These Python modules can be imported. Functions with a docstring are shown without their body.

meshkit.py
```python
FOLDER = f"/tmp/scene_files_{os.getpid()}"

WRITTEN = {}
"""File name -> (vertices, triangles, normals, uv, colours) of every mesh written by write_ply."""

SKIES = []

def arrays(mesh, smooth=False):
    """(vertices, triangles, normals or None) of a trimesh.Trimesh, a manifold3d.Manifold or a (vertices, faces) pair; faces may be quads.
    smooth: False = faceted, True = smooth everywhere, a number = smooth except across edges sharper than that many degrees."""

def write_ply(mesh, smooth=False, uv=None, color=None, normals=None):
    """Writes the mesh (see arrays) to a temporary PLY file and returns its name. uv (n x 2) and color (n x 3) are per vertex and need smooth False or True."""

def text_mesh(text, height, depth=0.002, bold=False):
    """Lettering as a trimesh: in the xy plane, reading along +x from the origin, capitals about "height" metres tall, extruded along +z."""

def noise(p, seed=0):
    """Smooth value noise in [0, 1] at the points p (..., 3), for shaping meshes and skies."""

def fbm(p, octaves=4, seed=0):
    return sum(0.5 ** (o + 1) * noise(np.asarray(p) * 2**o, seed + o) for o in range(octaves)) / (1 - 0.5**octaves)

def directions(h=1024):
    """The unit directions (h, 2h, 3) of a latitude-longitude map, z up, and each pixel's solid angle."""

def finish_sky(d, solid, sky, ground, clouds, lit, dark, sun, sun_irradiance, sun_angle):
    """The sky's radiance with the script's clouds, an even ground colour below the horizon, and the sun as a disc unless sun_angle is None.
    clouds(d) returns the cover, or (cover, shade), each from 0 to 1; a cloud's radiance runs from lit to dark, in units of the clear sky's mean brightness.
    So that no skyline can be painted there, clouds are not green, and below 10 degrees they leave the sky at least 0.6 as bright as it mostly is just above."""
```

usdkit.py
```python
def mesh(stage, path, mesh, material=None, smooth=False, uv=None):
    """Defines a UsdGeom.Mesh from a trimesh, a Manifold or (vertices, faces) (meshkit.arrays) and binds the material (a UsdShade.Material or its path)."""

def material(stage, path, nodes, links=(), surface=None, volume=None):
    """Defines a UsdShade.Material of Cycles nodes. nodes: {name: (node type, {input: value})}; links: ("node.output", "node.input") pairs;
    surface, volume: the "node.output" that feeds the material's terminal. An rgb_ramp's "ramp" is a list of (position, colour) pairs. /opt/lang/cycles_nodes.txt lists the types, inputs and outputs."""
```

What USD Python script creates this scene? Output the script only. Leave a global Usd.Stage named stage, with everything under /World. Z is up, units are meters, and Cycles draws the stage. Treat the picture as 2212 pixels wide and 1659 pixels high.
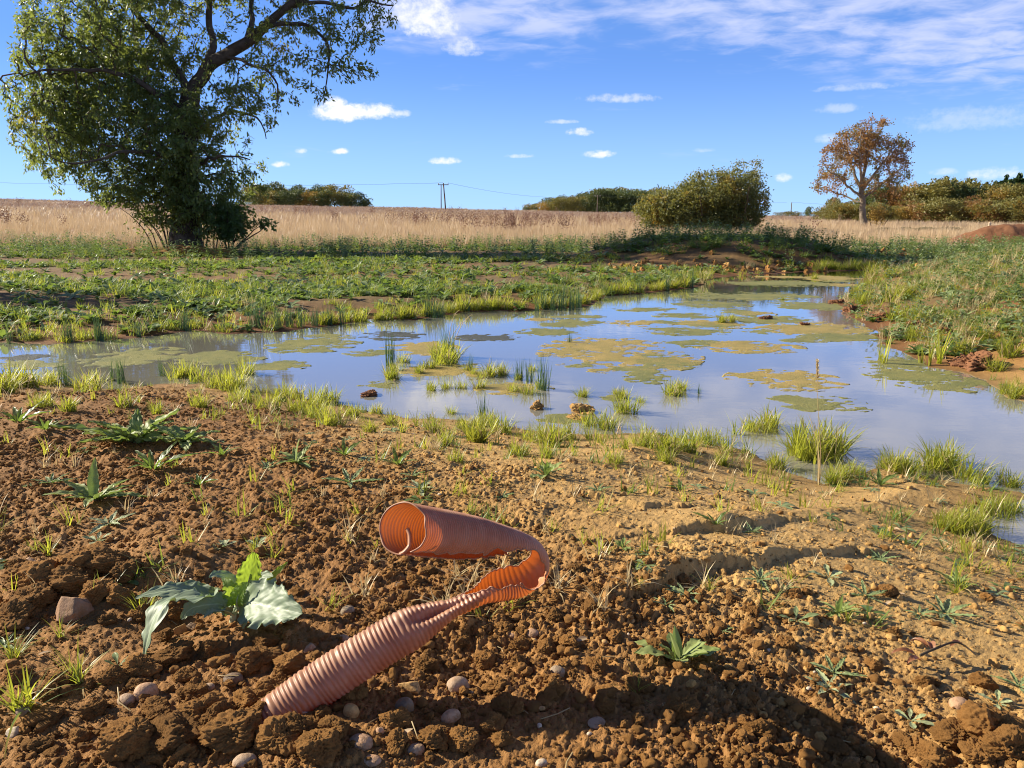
import math, random
import numpy as np, trimesh, usdkit, meshkit
from scipy.spatial import cKDTree
from shapely.geometry import Polygon, Point
import shapely
from pxr import Usd, UsdGeom, UsdLux, UsdShade, Sdf, Gf, Vt

stage = Usd.Stage.CreateInMemory()
UsdGeom.SetStageUpAxis(stage, 'Z'); UsdGeom.SetStageMetersPerUnit(stage, 1.0)
UsdGeom.Xform.Define(stage, '/World'); UsdGeom.Scope.Define(stage, '/World/Looks')
stage.CreateClassPrim('/World/kinds')

# ------------------------------------------------------------------ camera
EYE = np.array([0.0, 0.0, 0.62]); PITCH = math.radians(12.2); FPX = 1663.0
cam = UsdGeom.Camera.Define(stage, '/World/camera')
cam.CreateHorizontalApertureAttr(36.0); cam.CreateFocalLengthAttr(36.0 * FPX / 2212.0)
cam.CreateClippingRangeAttr((0.05, 20000.0))
cam.CreateExposureAttr(1.27)
x_ = UsdGeom.Xformable(cam.GetPrim())
x_.AddTranslateOp().Set(Gf.Vec3d(*map(float, EYE))); x_.AddRotateXOp().Set(90.0 - math.degrees(PITCH))

# ------------------------------------------------------------------ sun and sky
SUN_EL, SUN_AZ = math.radians(26.0), math.atan2(-0.953, 0.302)      # azimuth = atan2(x, y)
SUN_DIR = np.array([math.cos(SUN_EL) * math.sin(SUN_AZ), math.cos(SUN_EL) * math.cos(SUN_AZ), math.sin(SUN_EL)])
SKY_STRENGTH, SUN_INTENSITY = 0.05, 1.25
sun = UsdLux.DistantLight.Define(stage, '/World/sun')
sun.CreateIntensityAttr(SUN_INTENSITY); sun.CreateAngleAttr(0.5); sun.CreateNormalizeAttr(True); sun.CreateColorAttr(Gf.Vec3f(1.0, 0.90, 0.74))
q = UsdGeom.Xformable(sun.GetPrim())
zaxis = SUN_DIR; xaxis = np.cross([0, 0, 1.0], zaxis); xaxis /= np.linalg.norm(xaxis); yaxis = np.cross(zaxis, xaxis)
M4 = Gf.Matrix4d(*[float(v) for v in (*xaxis, 0, *yaxis, 0, *zaxis, 0, 0, 0, 0, 1)])
q.AddTransformOp().Set(M4)


def ray(px, py):
    a, b = (px - 1106.0) / FPX, (829.5 - py) / FPX
    c, s = math.cos(PITCH), math.sin(PITCH)
    return np.array([a, c + b * s, -s + b * c])


def az_el(px, py):
    r = ray(px, py); r = r / np.linalg.norm(r)
    return math.atan2(r[0], r[1]), math.asin(r[2])


def sky_material():
    n, l = {}, []
    n['co'] = ('texture_coordinate', {})
    n['xyz'] = ('separate_xyz', {})
    l.append(('co.generated', 'xyz.vector'))
    n['sky'] = ('sky_texture', dict(sky_type='single_scattering', sun_disc=False, sun_elevation=SUN_EL, sun_rotation=SUN_AZ, altitude=100.0, air_density=0.6, aerosol_density=0.0, ozone_density=5.0))
    n['tint'] = ('mix', dict(mix_type='multiply', fac=1.0, color2=(1.0, 1.12, 1.45))); l.append(('sky.color', 'tint.color1'))
    cnt = [0]

    def math_(t, a, b=None, c=None, clamp=False):
        cnt[0] += 1; k = f'm{cnt[0]}'
        ins = {'math_type': t}
        if clamp: ins['use_clamp'] = True
        for i, v in enumerate((a, b, c)):
            if v is None: continue
            if isinstance(v, str): l.append((v, f'{k}.value{i+1}'))
            else: ins[f'value{i+1}'] = float(v)
        n[k] = ('math', ins)
        return f'{k}.value'

    def smooth(v, a, b):
        cnt[0] += 1; k = f'r{cnt[0]}'
        n[k] = ('map_range', dict(range_type='smoothstep', from_min=a, from_max=b, to_min=0.0, to_max=1.0))
        l.append((v, f'{k}.value'))
        return f'{k}.result'
    az = math_('arctan2', 'xyz.x', 'xyz.y')
    el = math_('arcsine', 'xyz.z')
    # high thin cloud: a layer seen in plan
    zz = math_('add', math_('maximum', 'xyz.z', 0.0), 0.10)
    n['pl'] = ('combine_xyz', {}); l += [(math_('divide', 'xyz.x', zz), 'pl.x'), (math_('divide', 'xyz.y', zz), 'pl.y')]
    n['mp'] = ('mapping', dict(mapping_type='point', rotation=(0, 0, 0.5), scale=(1.0, 1.2, 1.0), location=(0.35, 0.1, 0))); l.append(('pl.vector', 'mp.vector'))
    n['n1'] = ('noise_texture', dict(dimensions='3D', scale=0.75, detail=2.0, roughness=0.5)); l.append(('mp.vector', 'n1.vector'))
    n['n2'] = ('noise_texture', dict(dimensions='3D', scale=5.2, detail=7.0, roughness=0.58, distortion=0.35)); l.append(('mp.vector', 'n2.vector'))
    # where the layer lies: right and high, also upper middle left
    right = smooth(math_('add', az, math_('multiply', math_('subtract', el, 0.13), 4.0)), 0.26, 0.66)
    mid = math_('multiply', smooth(az, -0.30, -0.12), math_('subtract', 1.0, smooth(az, 0.06, 0.17)))
    mid = math_('multiply', mid, smooth(el, 0.155, 0.235))
    high = smooth(el, 0.06, 0.17)
    cover = math_('maximum', math_('maximum', math_('multiply', right, high), mid), math_('multiply', smooth(el, 0.22, 0.34), 1.15))
    cover = math_('multiply', cover, math_('subtract', 1.0, smooth(el, 0.42, 0.68)))
    tex = math_('add', math_('multiply', 'n2.fac', 0.85), math_('multiply', 'n1.fac', 0.35))
    layer = smooth(math_('add', tex, math_('multiply', cover, 0.34)), 0.72, 1.12)
    layer = math_('multiply', layer, math_('add', 0.05, math_('multiply', cover, 0.58)))
    # low streaks
    n['st'] = ('combine_xyz', {}); l += [(math_('multiply', az, 5.0), 'st.x'), (math_('multiply', el, 34.0), 'st.y')]
    n['n3'] = ('noise_texture', dict(dimensions='3D', scale=1.3, detail=5.0, roughness=0.6, distortion=0.5)); l.append(('st.vector', 'n3.vector'))
    streak = smooth('n3.fac', 0.60, 0.80)
    streak = math_('multiply', streak, math_('multiply', smooth(el, 0.03, 0.10), math_('subtract', 1.0, smooth(el, 0.17, 0.30))))
    layer = math_('maximum', layer, math_('multiply', streak, 0.22))
    # fair-weather puffs
    n['pc'] = ('combine_xyz', {}); l += [(az, 'pc.x'), (math_('multiply', el, 1.25), 'pc.y')]
    n['n4'] = ('noise_texture', dict(dimensions='3D', scale=42.0, detail=6.0, roughness=0.62)); l.append(('pc.vector', 'n4.vector'))
    n['n5'] = ('noise_texture', dict(dimensions='3D', scale=11.0, detail=2.0, roughness=0.5)); l.append(('pc.vector', 'n5.vector'))
    puffs = [(735, 246, 66, 22, 1.0), (800, 243, 75, 20, 1.0), (722, 222, 28, 14, 1.0), (860, 245, 30, 9, .6), (1345, 214, 85, 12, .45), (1250, 287, 30, 12, .9), (1298, 334, 38, 11, 1.0), (964, 348, 34, 10, .95), (1122, 338, 34, 6, .5),
             (724, 328, 26, 9, 1.0), (650, 327, 14, 7, .8), (607, 356, 18, 9, .9), (1690, 386, 20, 11, .7), (2150, 378, 55, 15, .55), (2040, 372, 30, 9, .35), (1790, 300, 30, 12, .35), (1210, 264, 45, 6, .45),
             (1850, 190, 85, 9, .3), (1800, 236, 45, 12, .3), (925, 45, 75, 50, .8), (1000, 105, 45, 22, .55), (1525, 325, 30, 6, .25), (2100, 262, 120, 30, .22)]
    n['n7'] = ('noise_texture', dict(dimensions='3D', scale=95.0, detail=5.0, roughness=0.6)); l.append(('pc.vector', 'n7.vector'))
    nz = math_('subtract', math_('add', math_('add', math_('multiply', 'n4.fac', 2.6), math_('multiply', 'n7.fac', 2.0)), math_('multiply', 'n5.fac', 1.2)), 2.95)
    allp = None
    for (px, py, wx, wy, s) in puffs:
        a0, e0 = az_el(px, py)
        k = math.cos(a0)
        u = math_('multiply', math_('subtract', az, a0), FPX / wx / (1.0))
        v = math_('multiply', math_('subtract', el, e0), FPX / wy)
        v = math_('add', math_('maximum', v, 0.0), math_('multiply', math_('minimum', v, 0.0), 1.5))
        r2 = math_('add', math_('multiply', u, u), math_('multiply', v, v))
        m = smooth(math_('add', math_('subtract', 1.0, r2), nz), -0.10, 1.35)
        m = math_('multiply', m, s)
        allp = m if allp is None else math_('maximum', allp, m)
    # puffs outside the frame, the same sort of small cumulus
    n['n6'] = ('noise_texture', dict(dimensions='3D', scale=9.0, detail=5.0, roughness=0.55)); l.append(('pc.vector', 'n6.vector'))
    outside = smooth(math_('absolute', az), 0.70, 0.85)
    lowband = math_('multiply', smooth(el, 0.03, 0.08), math_('subtract', 1.0, smooth(el, 0.2, 0.4)))
    rnd = math_('multiply', smooth('n6.fac', 0.60, 0.70), math_('multiply', outside, lowband))
    allp = math_('maximum', allp, math_('multiply', rnd, 0.8))
    n['pale'] = ('mix', dict(mix_type='mix', color2=(4.6, 7.2, 10.0))); l += [('even.color', 'pale.color1'), (math_('multiply', math_('subtract', 1.0, smooth(el, 0.0, 0.20)), 0.55), 'pale.fac')]
    n['mx1'] = ('mix', dict(mix_type='mix', color2=CLOUD_THIN)); n['even'] = ('mix', dict(mix_type='mix', color2=(1.9, 4.2, 9.6))); l += [(math_('multiply', math_('subtract', 1.0, smooth(el, 0.28, 0.75)), 0.45), 'even.fac'), ('tint.color', 'even.color1'), (layer, 'mx1.fac'), ('pale.color', 'mx1.color1')]
    n['mx2'] = ('mix', dict(mix_type='mix', color2=CLOUD_PUFF)); l += [(allp, 'mx2.fac'), ('mx1.color', 'mx2.color1')]
    n['bg'] = ('background_shader', dict(strength=SKY_STRENGTH)); l.append(('mx2.color', 'bg.color'))
    return usdkit.material(stage, '/World/Looks/sky_look', n, l, surface='bg.background')


CLOUD_THIN, CLOUD_PUFF = (7.4, 7.6, 9.4), (9.6, 9.5, 9.8)
dome = UsdLux.DomeLight.Define(stage, '/World/sky')
UsdShade.MaterialBindingAPI.Apply(dome.GetPrim()).Bind(sky_material())
dome.GetPrim().SetCustomDataByKey('kind', 'structure')

# ------------------------------------------------------------------ helpers
used = {}


def numbered(parent, name):
    k = (parent, name); used[k] = used.get(k, -1) + 1
    return f'{parent}/{name}' if used[k] == 0 else f'{parent}/{name}_{used[k]:03d}'


def tag(p, label=None, cat=None, group=None, kind=None):
    for k, v in (('label', label), ('category', cat), ('group', group), ('kind', kind)):
        if v: p.SetCustomDataByKey(k, v)
    return p


def put(x, loc, rz=0.0, s=1.0, tilt=None):
    o = UsdGeom.Xformable(x)
    o.AddTranslateOp().Set(Gf.Vec3d(*map(float, loc)))
    if rz: o.AddRotateZOp().Set(math.degrees(rz))
    if tilt: o.AddRotateXOp().Set(math.degrees(tilt))
    if np.ndim(s) or s != 1.0:
        o.AddScaleOp().Set(Gf.Vec3f(*map(float, np.broadcast_to(s, 3))))


def thing(name, label, cat, loc=(0, 0, 0), rz=0.0, s=1.0, group=None, kind=None):
    x = UsdGeom.Xform.Define(stage, numbered('/World', name))
    put(x, loc, rz, s); tag(x.GetPrim(), label, cat, group, kind)
    return str(x.GetPath())


def part(parent, name, mesh, mat, smooth=True, kind=None, label=None):
    m = usdkit.mesh(stage, numbered(parent, name), mesh, MAT[mat], smooth=smooth)
    tag(m.GetPrim(), label, kind=kind)
    return m


def kind_of(name):
    return str(UsdGeom.Xform.Define(stage, numbered('/World/kinds', name)).GetPath())


def copy_of(kind, name, label, cat, loc, rz=0.0, s=1.0, group=None, tilt=None):
    x = UsdGeom.Xform.Define(stage, numbered('/World', name))
    x.GetPrim().GetReferences().AddInternalReference(kind); x.GetPrim().SetInstanceable(True)
    put(x, loc, rz, s, tilt); tag(x.GetPrim(), label, cat, group)
    return x


def scatter(path, protos, pos, idx, rz, sc, tilt=None):
    """One PointInstancer. protos: list of (mesh, material, smooth). tilt: n x 2 lean in radians."""
    pi = UsdGeom.PointInstancer.Define(stage, path)
    tg = []
    for i, (me, mat, sm) in enumerate(protos):
        tg.append(usdkit.mesh(stage, f'{path}/{i:02d}' if False else f'{path}/kind_{i:03d}', me, MAT[mat], smooth=sm).GetPath())
    pi.CreatePrototypesRel().SetTargets(tg)
    n = len(pos)
    pi.CreatePositionsAttr(Vt.Vec3fArray.FromNumpy(np.asarray(pos, np.float32)))
    pi.CreateProtoIndicesAttr(Vt.IntArray.FromNumpy(np.asarray(idx, np.int32)))
    sc = np.asarray(sc, np.float32)
    sc = np.repeat(sc[:, None], 3, 1) if sc.ndim == 1 else sc
    pi.CreateScalesAttr(Vt.Vec3fArray.FromNumpy(np.ascontiguousarray(sc)))
    h = np.asarray(rz) / 2
    q = np.stack([np.cos(h), 0 * h, 0 * h, np.sin(h)], 1)
    if tilt is not None:
        a, b = tilt[:, 0] / 2, tilt[:, 1] / 2
        def mul(p, r):
            w1, x1, y1, z1 = p.T; w2, x2, y2, z2 = r.T
            return np.stack([w1*w2-x1*x2-y1*y2-z1*z2, w1*x2+x1*w2+y1*z2-z1*y2, w1*y2-x1*z2+y1*w2+z1*x2, w1*z2+x1*y2-y1*x2+z1*w2], 1)
        q = mul(mul(np.stack([np.cos(a), np.sin(a), 0*a, 0*a], 1), np.stack([np.cos(b), 0*b, np.sin(b), 0*b], 1)), q)
    pi.CreateOrientationsAttr(Vt.QuathArray([Gf.Quath(float(w), float(x), float(y), float(z)) for w, x, y, z in q]))
    return pi


def cat_(ms):
    V, F, n = [], [], 0
    for v, f in ms:
        V.append(np.asarray(v, float)); F.append(np.asarray(f, int) + n); n += len(v)
    return np.vstack(V), np.vstack(F)


def unit(v):
    return v / np.maximum(np.linalg.norm(v, axis=-1, keepdims=True), 1e-12)


def sstep(a, b, x):
    t = np.clip((np.asarray(x, float) - a) / (b - a), 0, 1)
    return t * t * (3 - 2 * t)


def fbm2(x, y, f, oct=4, seed=0):
    return meshkit.fbm(np.stack([np.asarray(x) * f, np.asarray(y) * f, np.full(np.shape(x), 3.7 + seed)], -1), oct, seed)


# ------------------------------------------------------------------ materials
MAT = {}


def leaf_mat(name, col, col2=None, rough=0.45, trans=0.4, tcol=None, var=0.35, spec=0.4, patch=None, vein=None):
    """Foliage: colour runs from col to col2 per leaf and per plant; some light passes through."""
    col2 = col2 or col
    tcol = tcol or tuple(min(1, 1.6 * c + 0.02) for c in col)
    n = {'g': ('geometry', {}), 'o': ('object_info', {}),
         'a': ('math', dict(math_type='multiply', value2=0.65)), 'b': ('math', dict(math_type='multiply_add', value2=0.35)),
         'mix': ('mix', dict(mix_type='mix', color1=col, color2=col2)),
         'v': ('math', dict(math_type='multiply_add', value2=2 * var, value3=1 - var)),
         'wn': ('white_noise_texture', dict(dimensions='1D')),
         'h': ('hsv', dict(hue=0.5, saturation=1.0, fac=1.0)),
         'tm': ('mix', dict(mix_type='multiply', fac=1.0, color2=tuple(t / max(c, 1e-3) for t, c in zip(tcol, col)))),
         'p': ('principled_bsdf', dict(roughness=rough, specular_ior_level=spec)),
         't': ('translucent_bsdf', {}), 'm': ('mix_closure', dict(fac=trans))}
    l = [('g.random_per_island', 'a.value1'), ('o.random', 'b.value1'), ('a.value', 'b.value3'), ('b.value', 'mix.fac'),
         ('g.random_per_island', 'wn.w'), ('wn.value', 'v.value1'), ('v.value', 'h.value'), ('mix.color', 'h.color'), ('h.color', 'p.base_color'), ('h.color', 'tm.color1'), ('tm.color', 't.color'),
         ('p.BSDF', 'm.closure1'), ('t.BSDF', 'm.closure2')]
    if patch:      # broad patches of another colour through the crown: (colour, scale, low, high)
        n |= {'pn': ('noise_texture', dict(scale=patch[1], detail=2.0)), 'pr': ('map_range', dict(range_type='smoothstep', from_min=patch[2], from_max=patch[3], to_min=0.0, to_max=1.0)), 'pm': ('mix', dict(mix_type='mix', color2=patch[0]))}
        l.remove(('mix.color', 'h.color'))
        l += [('g.position', 'pn.vector'), ('pn.fac', 'pr.value'), ('pr.result', 'pm.fac'), ('mix.color', 'pm.color1'), ('pm.color', 'h.color')]
    if vein:       # paler veins where the leaf has them, and specks of soil
        n |= {'va': ('attribute', dict(attribute='vein')), 'vm': ('mix', dict(mix_type='mix', color2=vein)), 'sn': ('noise_texture', dict(scale=170.0, detail=4.0, roughness=.7)), 'sr': ('map_range', dict(from_min=.62, from_max=.72, to_min=0.0, to_max=.55, clamp=True)), 'sm': ('mix', dict(mix_type='mix', color2=(.20, .10, .04)))}
        l.remove(('h.color', 'p.base_color'))
        l += [('va.color', 'vm.fac'), ('h.color', 'vm.color1'), ('g.position', 'sn.vector'), ('sn.fac', 'sr.value'), ('sr.result', 'sm.fac'), ('vm.color', 'sm.color1'), ('sm.color', 'p.base_color')]
    MAT[name] = usdkit.material(stage, f'/World/Looks/{name}', n, l, surface='m.closure')


def rough_mat(name, col, col2, scale, rough=0.9, bump=0.0, bscale=None, spec=0.3, detail=6.0, objvar=0.0, dirt=None):
    n = {'c': ('texture_coordinate', {}), 'n': ('noise_texture', dict(scale=scale, detail=detail, roughness=0.65)),
         'r': ('rgb_ramp', dict(ramp=[(0.28, col), (0.72, col2)])), 'o': ('object_info', {}), 'v': ('math', dict(math_type='multiply_add', value2=2 * objvar, value3=1 - objvar)),
         'h': ('hsv', dict(hue=0.5, saturation=1.0, fac=1.0)), 'p': ('principled_bsdf', dict(roughness=rough, specular_ior_level=spec))}
    l = [('c.object', 'n.vector'), ('n.fac', 'r.fac'), ('r.color', 'h.color'), ('o.random', 'v.value1'), ('v.value', 'h.value'), ('h.color', 'p.base_color')]
    if dirt:
        n |= {'dn': ('noise_texture', dict(scale=70.0, detail=6.0, roughness=.75)), 'dr': ('map_range', dict(from_min=.46, from_max=.64, to_min=0.0, to_max=.85, clamp=True)), 'dm': ('mix', dict(mix_type='mix', color2=dirt))}
        l.remove(('h.color', 'p.base_color')); l += [('c.object', 'dn.vector'), ('dn.fac', 'dr.value'), ('dr.result', 'dm.fac'), ('h.color', 'dm.color1'), ('dm.color', 'p.base_color')]
    if bump:
        n['bn'] = ('noise_texture', dict(scale=bscale or scale * 3, detail=5.0, roughness=0.7)); n['b'] = ('bump', dict(strength=1.0, distance=bump))
        l += [('c.object', 'bn.vector'), ('bn.fac', 'b.height'), ('b.normal', 'p.normal')]
    MAT[name] = usdkit.material(stage, f'/World/Looks/{name}', n, l, surface='p.BSDF')


# soil and terrain: albedo per vertex, grain on top
def ground_mat(name):
    n = {'a': ('attribute', dict(attribute='albedo')), 'g': ('geometry', {}),
         'n1': ('noise_texture', dict(scale=55.0, detail=6.0, roughness=0.7)), 'n2': ('noise_texture', dict(scale=420.0, detail=3.0, roughness=0.6)),
         'v1': ('math', dict(math_type='multiply_add', value2=.9, value3=0.55)), 'v2': ('math', dict(math_type='multiply_add', value2=0.7, value3=0.65)), 'v': ('math', dict(math_type='multiply')),
         'h': ('hsv', dict(hue=0.5, saturation=1.0, fac=1.0)), 'b': ('bump', dict(strength=0.9, distance=0.0025)),
         'p': ('principled_bsdf', dict(roughness=0.92, specular_ior_level=0.25))}
    l = [('g.position', 'n1.vector'), ('g.position', 'n2.vector'), ('n1.fac', 'v1.value1'), ('n2.fac', 'v2.value1'), ('v1.value', 'v.value1'), ('v2.value', 'v.value2'), ('v.value', 'h.value'), ('a.color', 'h.color'), ('h.color', 'p.base_color'),
         ('n2.fac', 'b.height'), ('b.normal', 'p.normal')]
    MAT[name] = usdkit.material(stage, f'/World/Looks/{name}', n, l, surface='p.BSDF')


ground_mat('soil')
SOIL, SOIL2, SAND = np.array([.175, .080, .024]), np.array([.285, .146, .042]), np.array([.45, .285, .098])
rough_mat('clod', tuple(SOIL * 0.9), tuple(SOIL2 * 1.15), 60.0, bump=0.0022, bscale=420.0, spec=0.1, objvar=0.25)
rough_mat('spoil_earth', (.13, .058, .028), (.21, .10, .05), 4.0, bump=.02, bscale=9.0, spec=.1)
rough_mat('clod_sand', tuple(SOIL2), tuple(SAND), 60.0, bump=0.001, bscale=260.0, spec=0.15, objvar=0.2)
rough_mat('bark', (.035, .028, .02), (.10, .082, .062), 6.0, bump=0.03, bscale=12.0, spec=0.1)
rough_mat('bark_pale', (.10, .078, .055), (.24, .195, .14), 4.0, bump=0.02, spec=0.1)
rough_mat('twig_dark', (.05, .035, .022), (.10, .075, .05), 8.0, spec=0.1)
rough_mat('pole_wood', (.10, .075, .055), (.19, .15, .12), 3.0, spec=0.1)
rough_mat('wire', (.03, .03, .035), (.04, .04, .045), 3.0, rough=.5)
rough_mat('porcelain', (.25, .2, .17), (.3, .25, .2), 3.0, rough=.3)
for nm, a, b in (('stone_tan', (.27, .18, .11), (.40, .29, .19)), ('stone_pink', (.33, .19, .10), (.45, .29, .18)), ('stone_grey', (.20, .15, .095), (.30, .235, .16)), ('stone_dark', (.115, .08, .052), (.19, .14, .095)),
                 ('stone_yellow', (.36, .20, .06), (.48, .31, .13)), ('stone_white', (.42, .33, .22), (.56, .46, .34)), ('stone_brown', (.20, .105, .05), (.29, .17, .095))):
    rough_mat(nm, a, b, 45.0, rough=.75, bump=.0012, bscale=260.0, spec=.25, dirt=(.20, .10, .035))
leaf_mat('grass_fresh', (.20, .215, .025), (.34, .31, .045), trans=.45, tcol=(.42, .46, .04), var=.25)
leaf_mat('grass_straw', (.42, .32, .15), (.55, .43, .22), trans=.3, tcol=(.55, .42, .2), var=.25)
leaf_mat('rush', (.045, .10, .045), (.09, .16, .06), trans=.2, tcol=(.12, .2, .05), var=.3)
leaf_mat('grass_mid', (.09, .15, .03), (.19, .22, .05), trans=.4, tcol=(.25, .33, .04), var=.3)
leaf_mat('weed', (.075, .12, .028), (.14, .185, .05), trans=.3, tcol=(.24, .36, .05), var=.3)
leaf_mat('weed_blue', (.17, .215, .085), (.27, .31, .15), spec=.25, trans=.22, tcol=(.2, .32, .07), var=.3, rough=.5)
leaf_mat('rosette', (.19, .235, .07), (.30, .33, .135), spec=.25, trans=.25, tcol=(.25, .36, .06), var=.25, rough=.55)
leaf_mat('rosette_grey', (.25, .285, .14), (.36, .38, .22), spec=.25, trans=.2, tcol=(.25, .33, .1), var=.2, rough=.6)
leaf_mat('brassica', (.17, .22, .13), (.21, .26, .165), vein=(.36, .42, .28), spec=.25, trans=.16, tcol=(.24, .36, .08), var=.08, rough=.5)
leaf_mat('brassica_young', (.12, .19, .03), (.16, .23, .045), vein=(.22, .30, .08), trans=.45, tcol=(.36, .5, .04), var=.1, rough=.5)
leaf_mat('rib_pale', (.38, .42, .26), (.42, .46, .3), trans=.2, tcol=(.5, .6, .3), var=.05)
leaf_mat('leaf_red', (.19, .080, .035), (.29, .15, .07), trans=.15, tcol=(.5, .15, .05), var=.2)
leaf_mat('leaf_magenta', (.35, .04, .12), (.4, .08, .15), trans=.3, tcol=(.6, .05, .2), var=.2)
leaf_mat('ash_leaf', (.045, .088, .026), (.105, .15, .042), trans=.40, tcol=(.22, .29, .05), var=.35, spec=.45, rough=.42, patch=((.15, .16, .03), .45, .60, .8))
leaf_mat('thorn_leaf', (.085, .105, .028), (.15, .155, .04), trans=.35, tcol=(.22, .22, .04), var=.35, patch=((.25, .18, .03), 1.1, .56, .72))
leaf_mat('rust_leaf', (.20, .100, .034), (.28, .16, .06), trans=.35, tcol=(.34, .17, .045), var=.3, patch=((.155, .145, .035), .5, .5, .68))
leaf_mat('wood_green', (0.047, 0.081, 0.024), (0.101, 0.128, 0.035), trans=.25, tcol=(.12, .14, .03), var=.35)
leaf_mat('wood_olive', (0.130, 0.130, 0.031), (0.215, 0.182, 0.047), trans=.3, tcol=(.22, .18, .03), var=.35)
leaf_mat('wood_gold', (0.250, 0.169, 0.033), (0.362, 0.225, 0.044), trans=.3, tcol=(.35, .22, .03), var=.35)
leaf_mat('wood_rust', (0.192, 0.102, 0.036), (0.264, 0.144, 0.048), trans=.3, tcol=(.26, .13, .03), var=.35)
leaf_mat('needle', (.04, .075, .028), (.075, .11, .04), trans=.25, tcol=(.05, .08, .02), var=.3)
leaf_mat('hay', (.42, .305, .175), (.55, .42, .25), trans=.3, tcol=(.5, .36, .2), var=.22)
leaf_mat('hay_mauve', (.34, .25, .165), (.44, .335, .23), trans=.25, tcol=(.33, .22, .15), var=.25)
leaf_mat('dock_seed', (.19, .10, .06), (.26, .15, .09), trans=.1, tcol=(.2, .09, .05), var=.3)
leaf_mat('low_shrub', (.07, .075, .03), (.12, .11, .045), trans=.25, tcol=(.14, .13, .04), var=.35)

# ------------------------------------------------------------------ the lie of the land
ZW = -0.18


def on_plane(px, py, z):
    r = ray(px, py)
    return EYE + r * ((z - EYE[2]) / r[2])


def at_depth(px, py, y):
    r = ray(px, py)
    return EYE + r * (y / r[1])


SHORE = [(-700, 800), (-300, 795), (0, 806), (70, 822), (130, 828), (238, 842), (346, 829), (440, 828), (520, 838), (614, 852), (725, 870), (800, 890), (880, 905), (960, 905), (1040, 912), (1120, 925), (1200, 938), (1290, 938), (1400, 935),
         (1500, 950), (1560, 965), (1615, 972), (1640, 990), (1700, 1020), (1780, 1046), (1830, 1035), (1890, 1012), (1990, 1028), (2100, 1050), (2200, 1062), (2230, 1078), (2160, 1095), (2128, 1128), (2150, 1160), (2230, 1185), (2500, 1290),
         (2900, 1250), (2900, 960), (2450, 930), (2260, 890), (2165, 852), (2130, 822), (2070, 803), (2000, 792), (1955, 762), (1900, 742), (1880, 712), (1850, 692), (1805, 657), (1832, 640), (1852, 612), (1880, 584), (1750, 587), (1650, 593), (1545, 600),
         (1500, 622), (1400, 634), (1310, 640), (1275, 662), (1150, 672), (1000, 675), (900, 692), (800, 690), (740, 702), (620, 717), (480, 722), (420, 714), (330, 727), (200, 738), (100, 746), (0, 741), (-300, 745), (-700, 740)]
shore_w = np.array([on_plane(a, b, ZW)[:2] for a, b in SHORE])
_rng = np.random.default_rng(5)


def roughen(p, n=5, amp=0.06):
    out = []
    for a, b in zip(p, np.roll(p, -1, 0)):
        L = np.linalg.norm(b - a); d = (b - a) / max(L, 1e-9); nn = np.array([-d[1], d[0]])
        for k in range(n):
            t = k / n
            out.append(a + (b - a) * t + nn * (_rng.normal() * amp * min(L, .8) * (0.6 if k else 0.2)))
    return np.array(out)


pond = Polygon(roughen(shore_w)).buffer(0)
if pond.geom_type != 'Polygon': pond = max(pond.geoms, key=lambda g: g.area)
_ring = np.array(pond.exterior.coords)
_rt = cKDTree(np.vstack([a + (b - a) * t for a, b in zip(_ring[:-1], _ring[1:]) for t in np.linspace(0, 1, max(2, int(np.linalg.norm(b - a) / .01)), endpoint=False)]))


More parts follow.
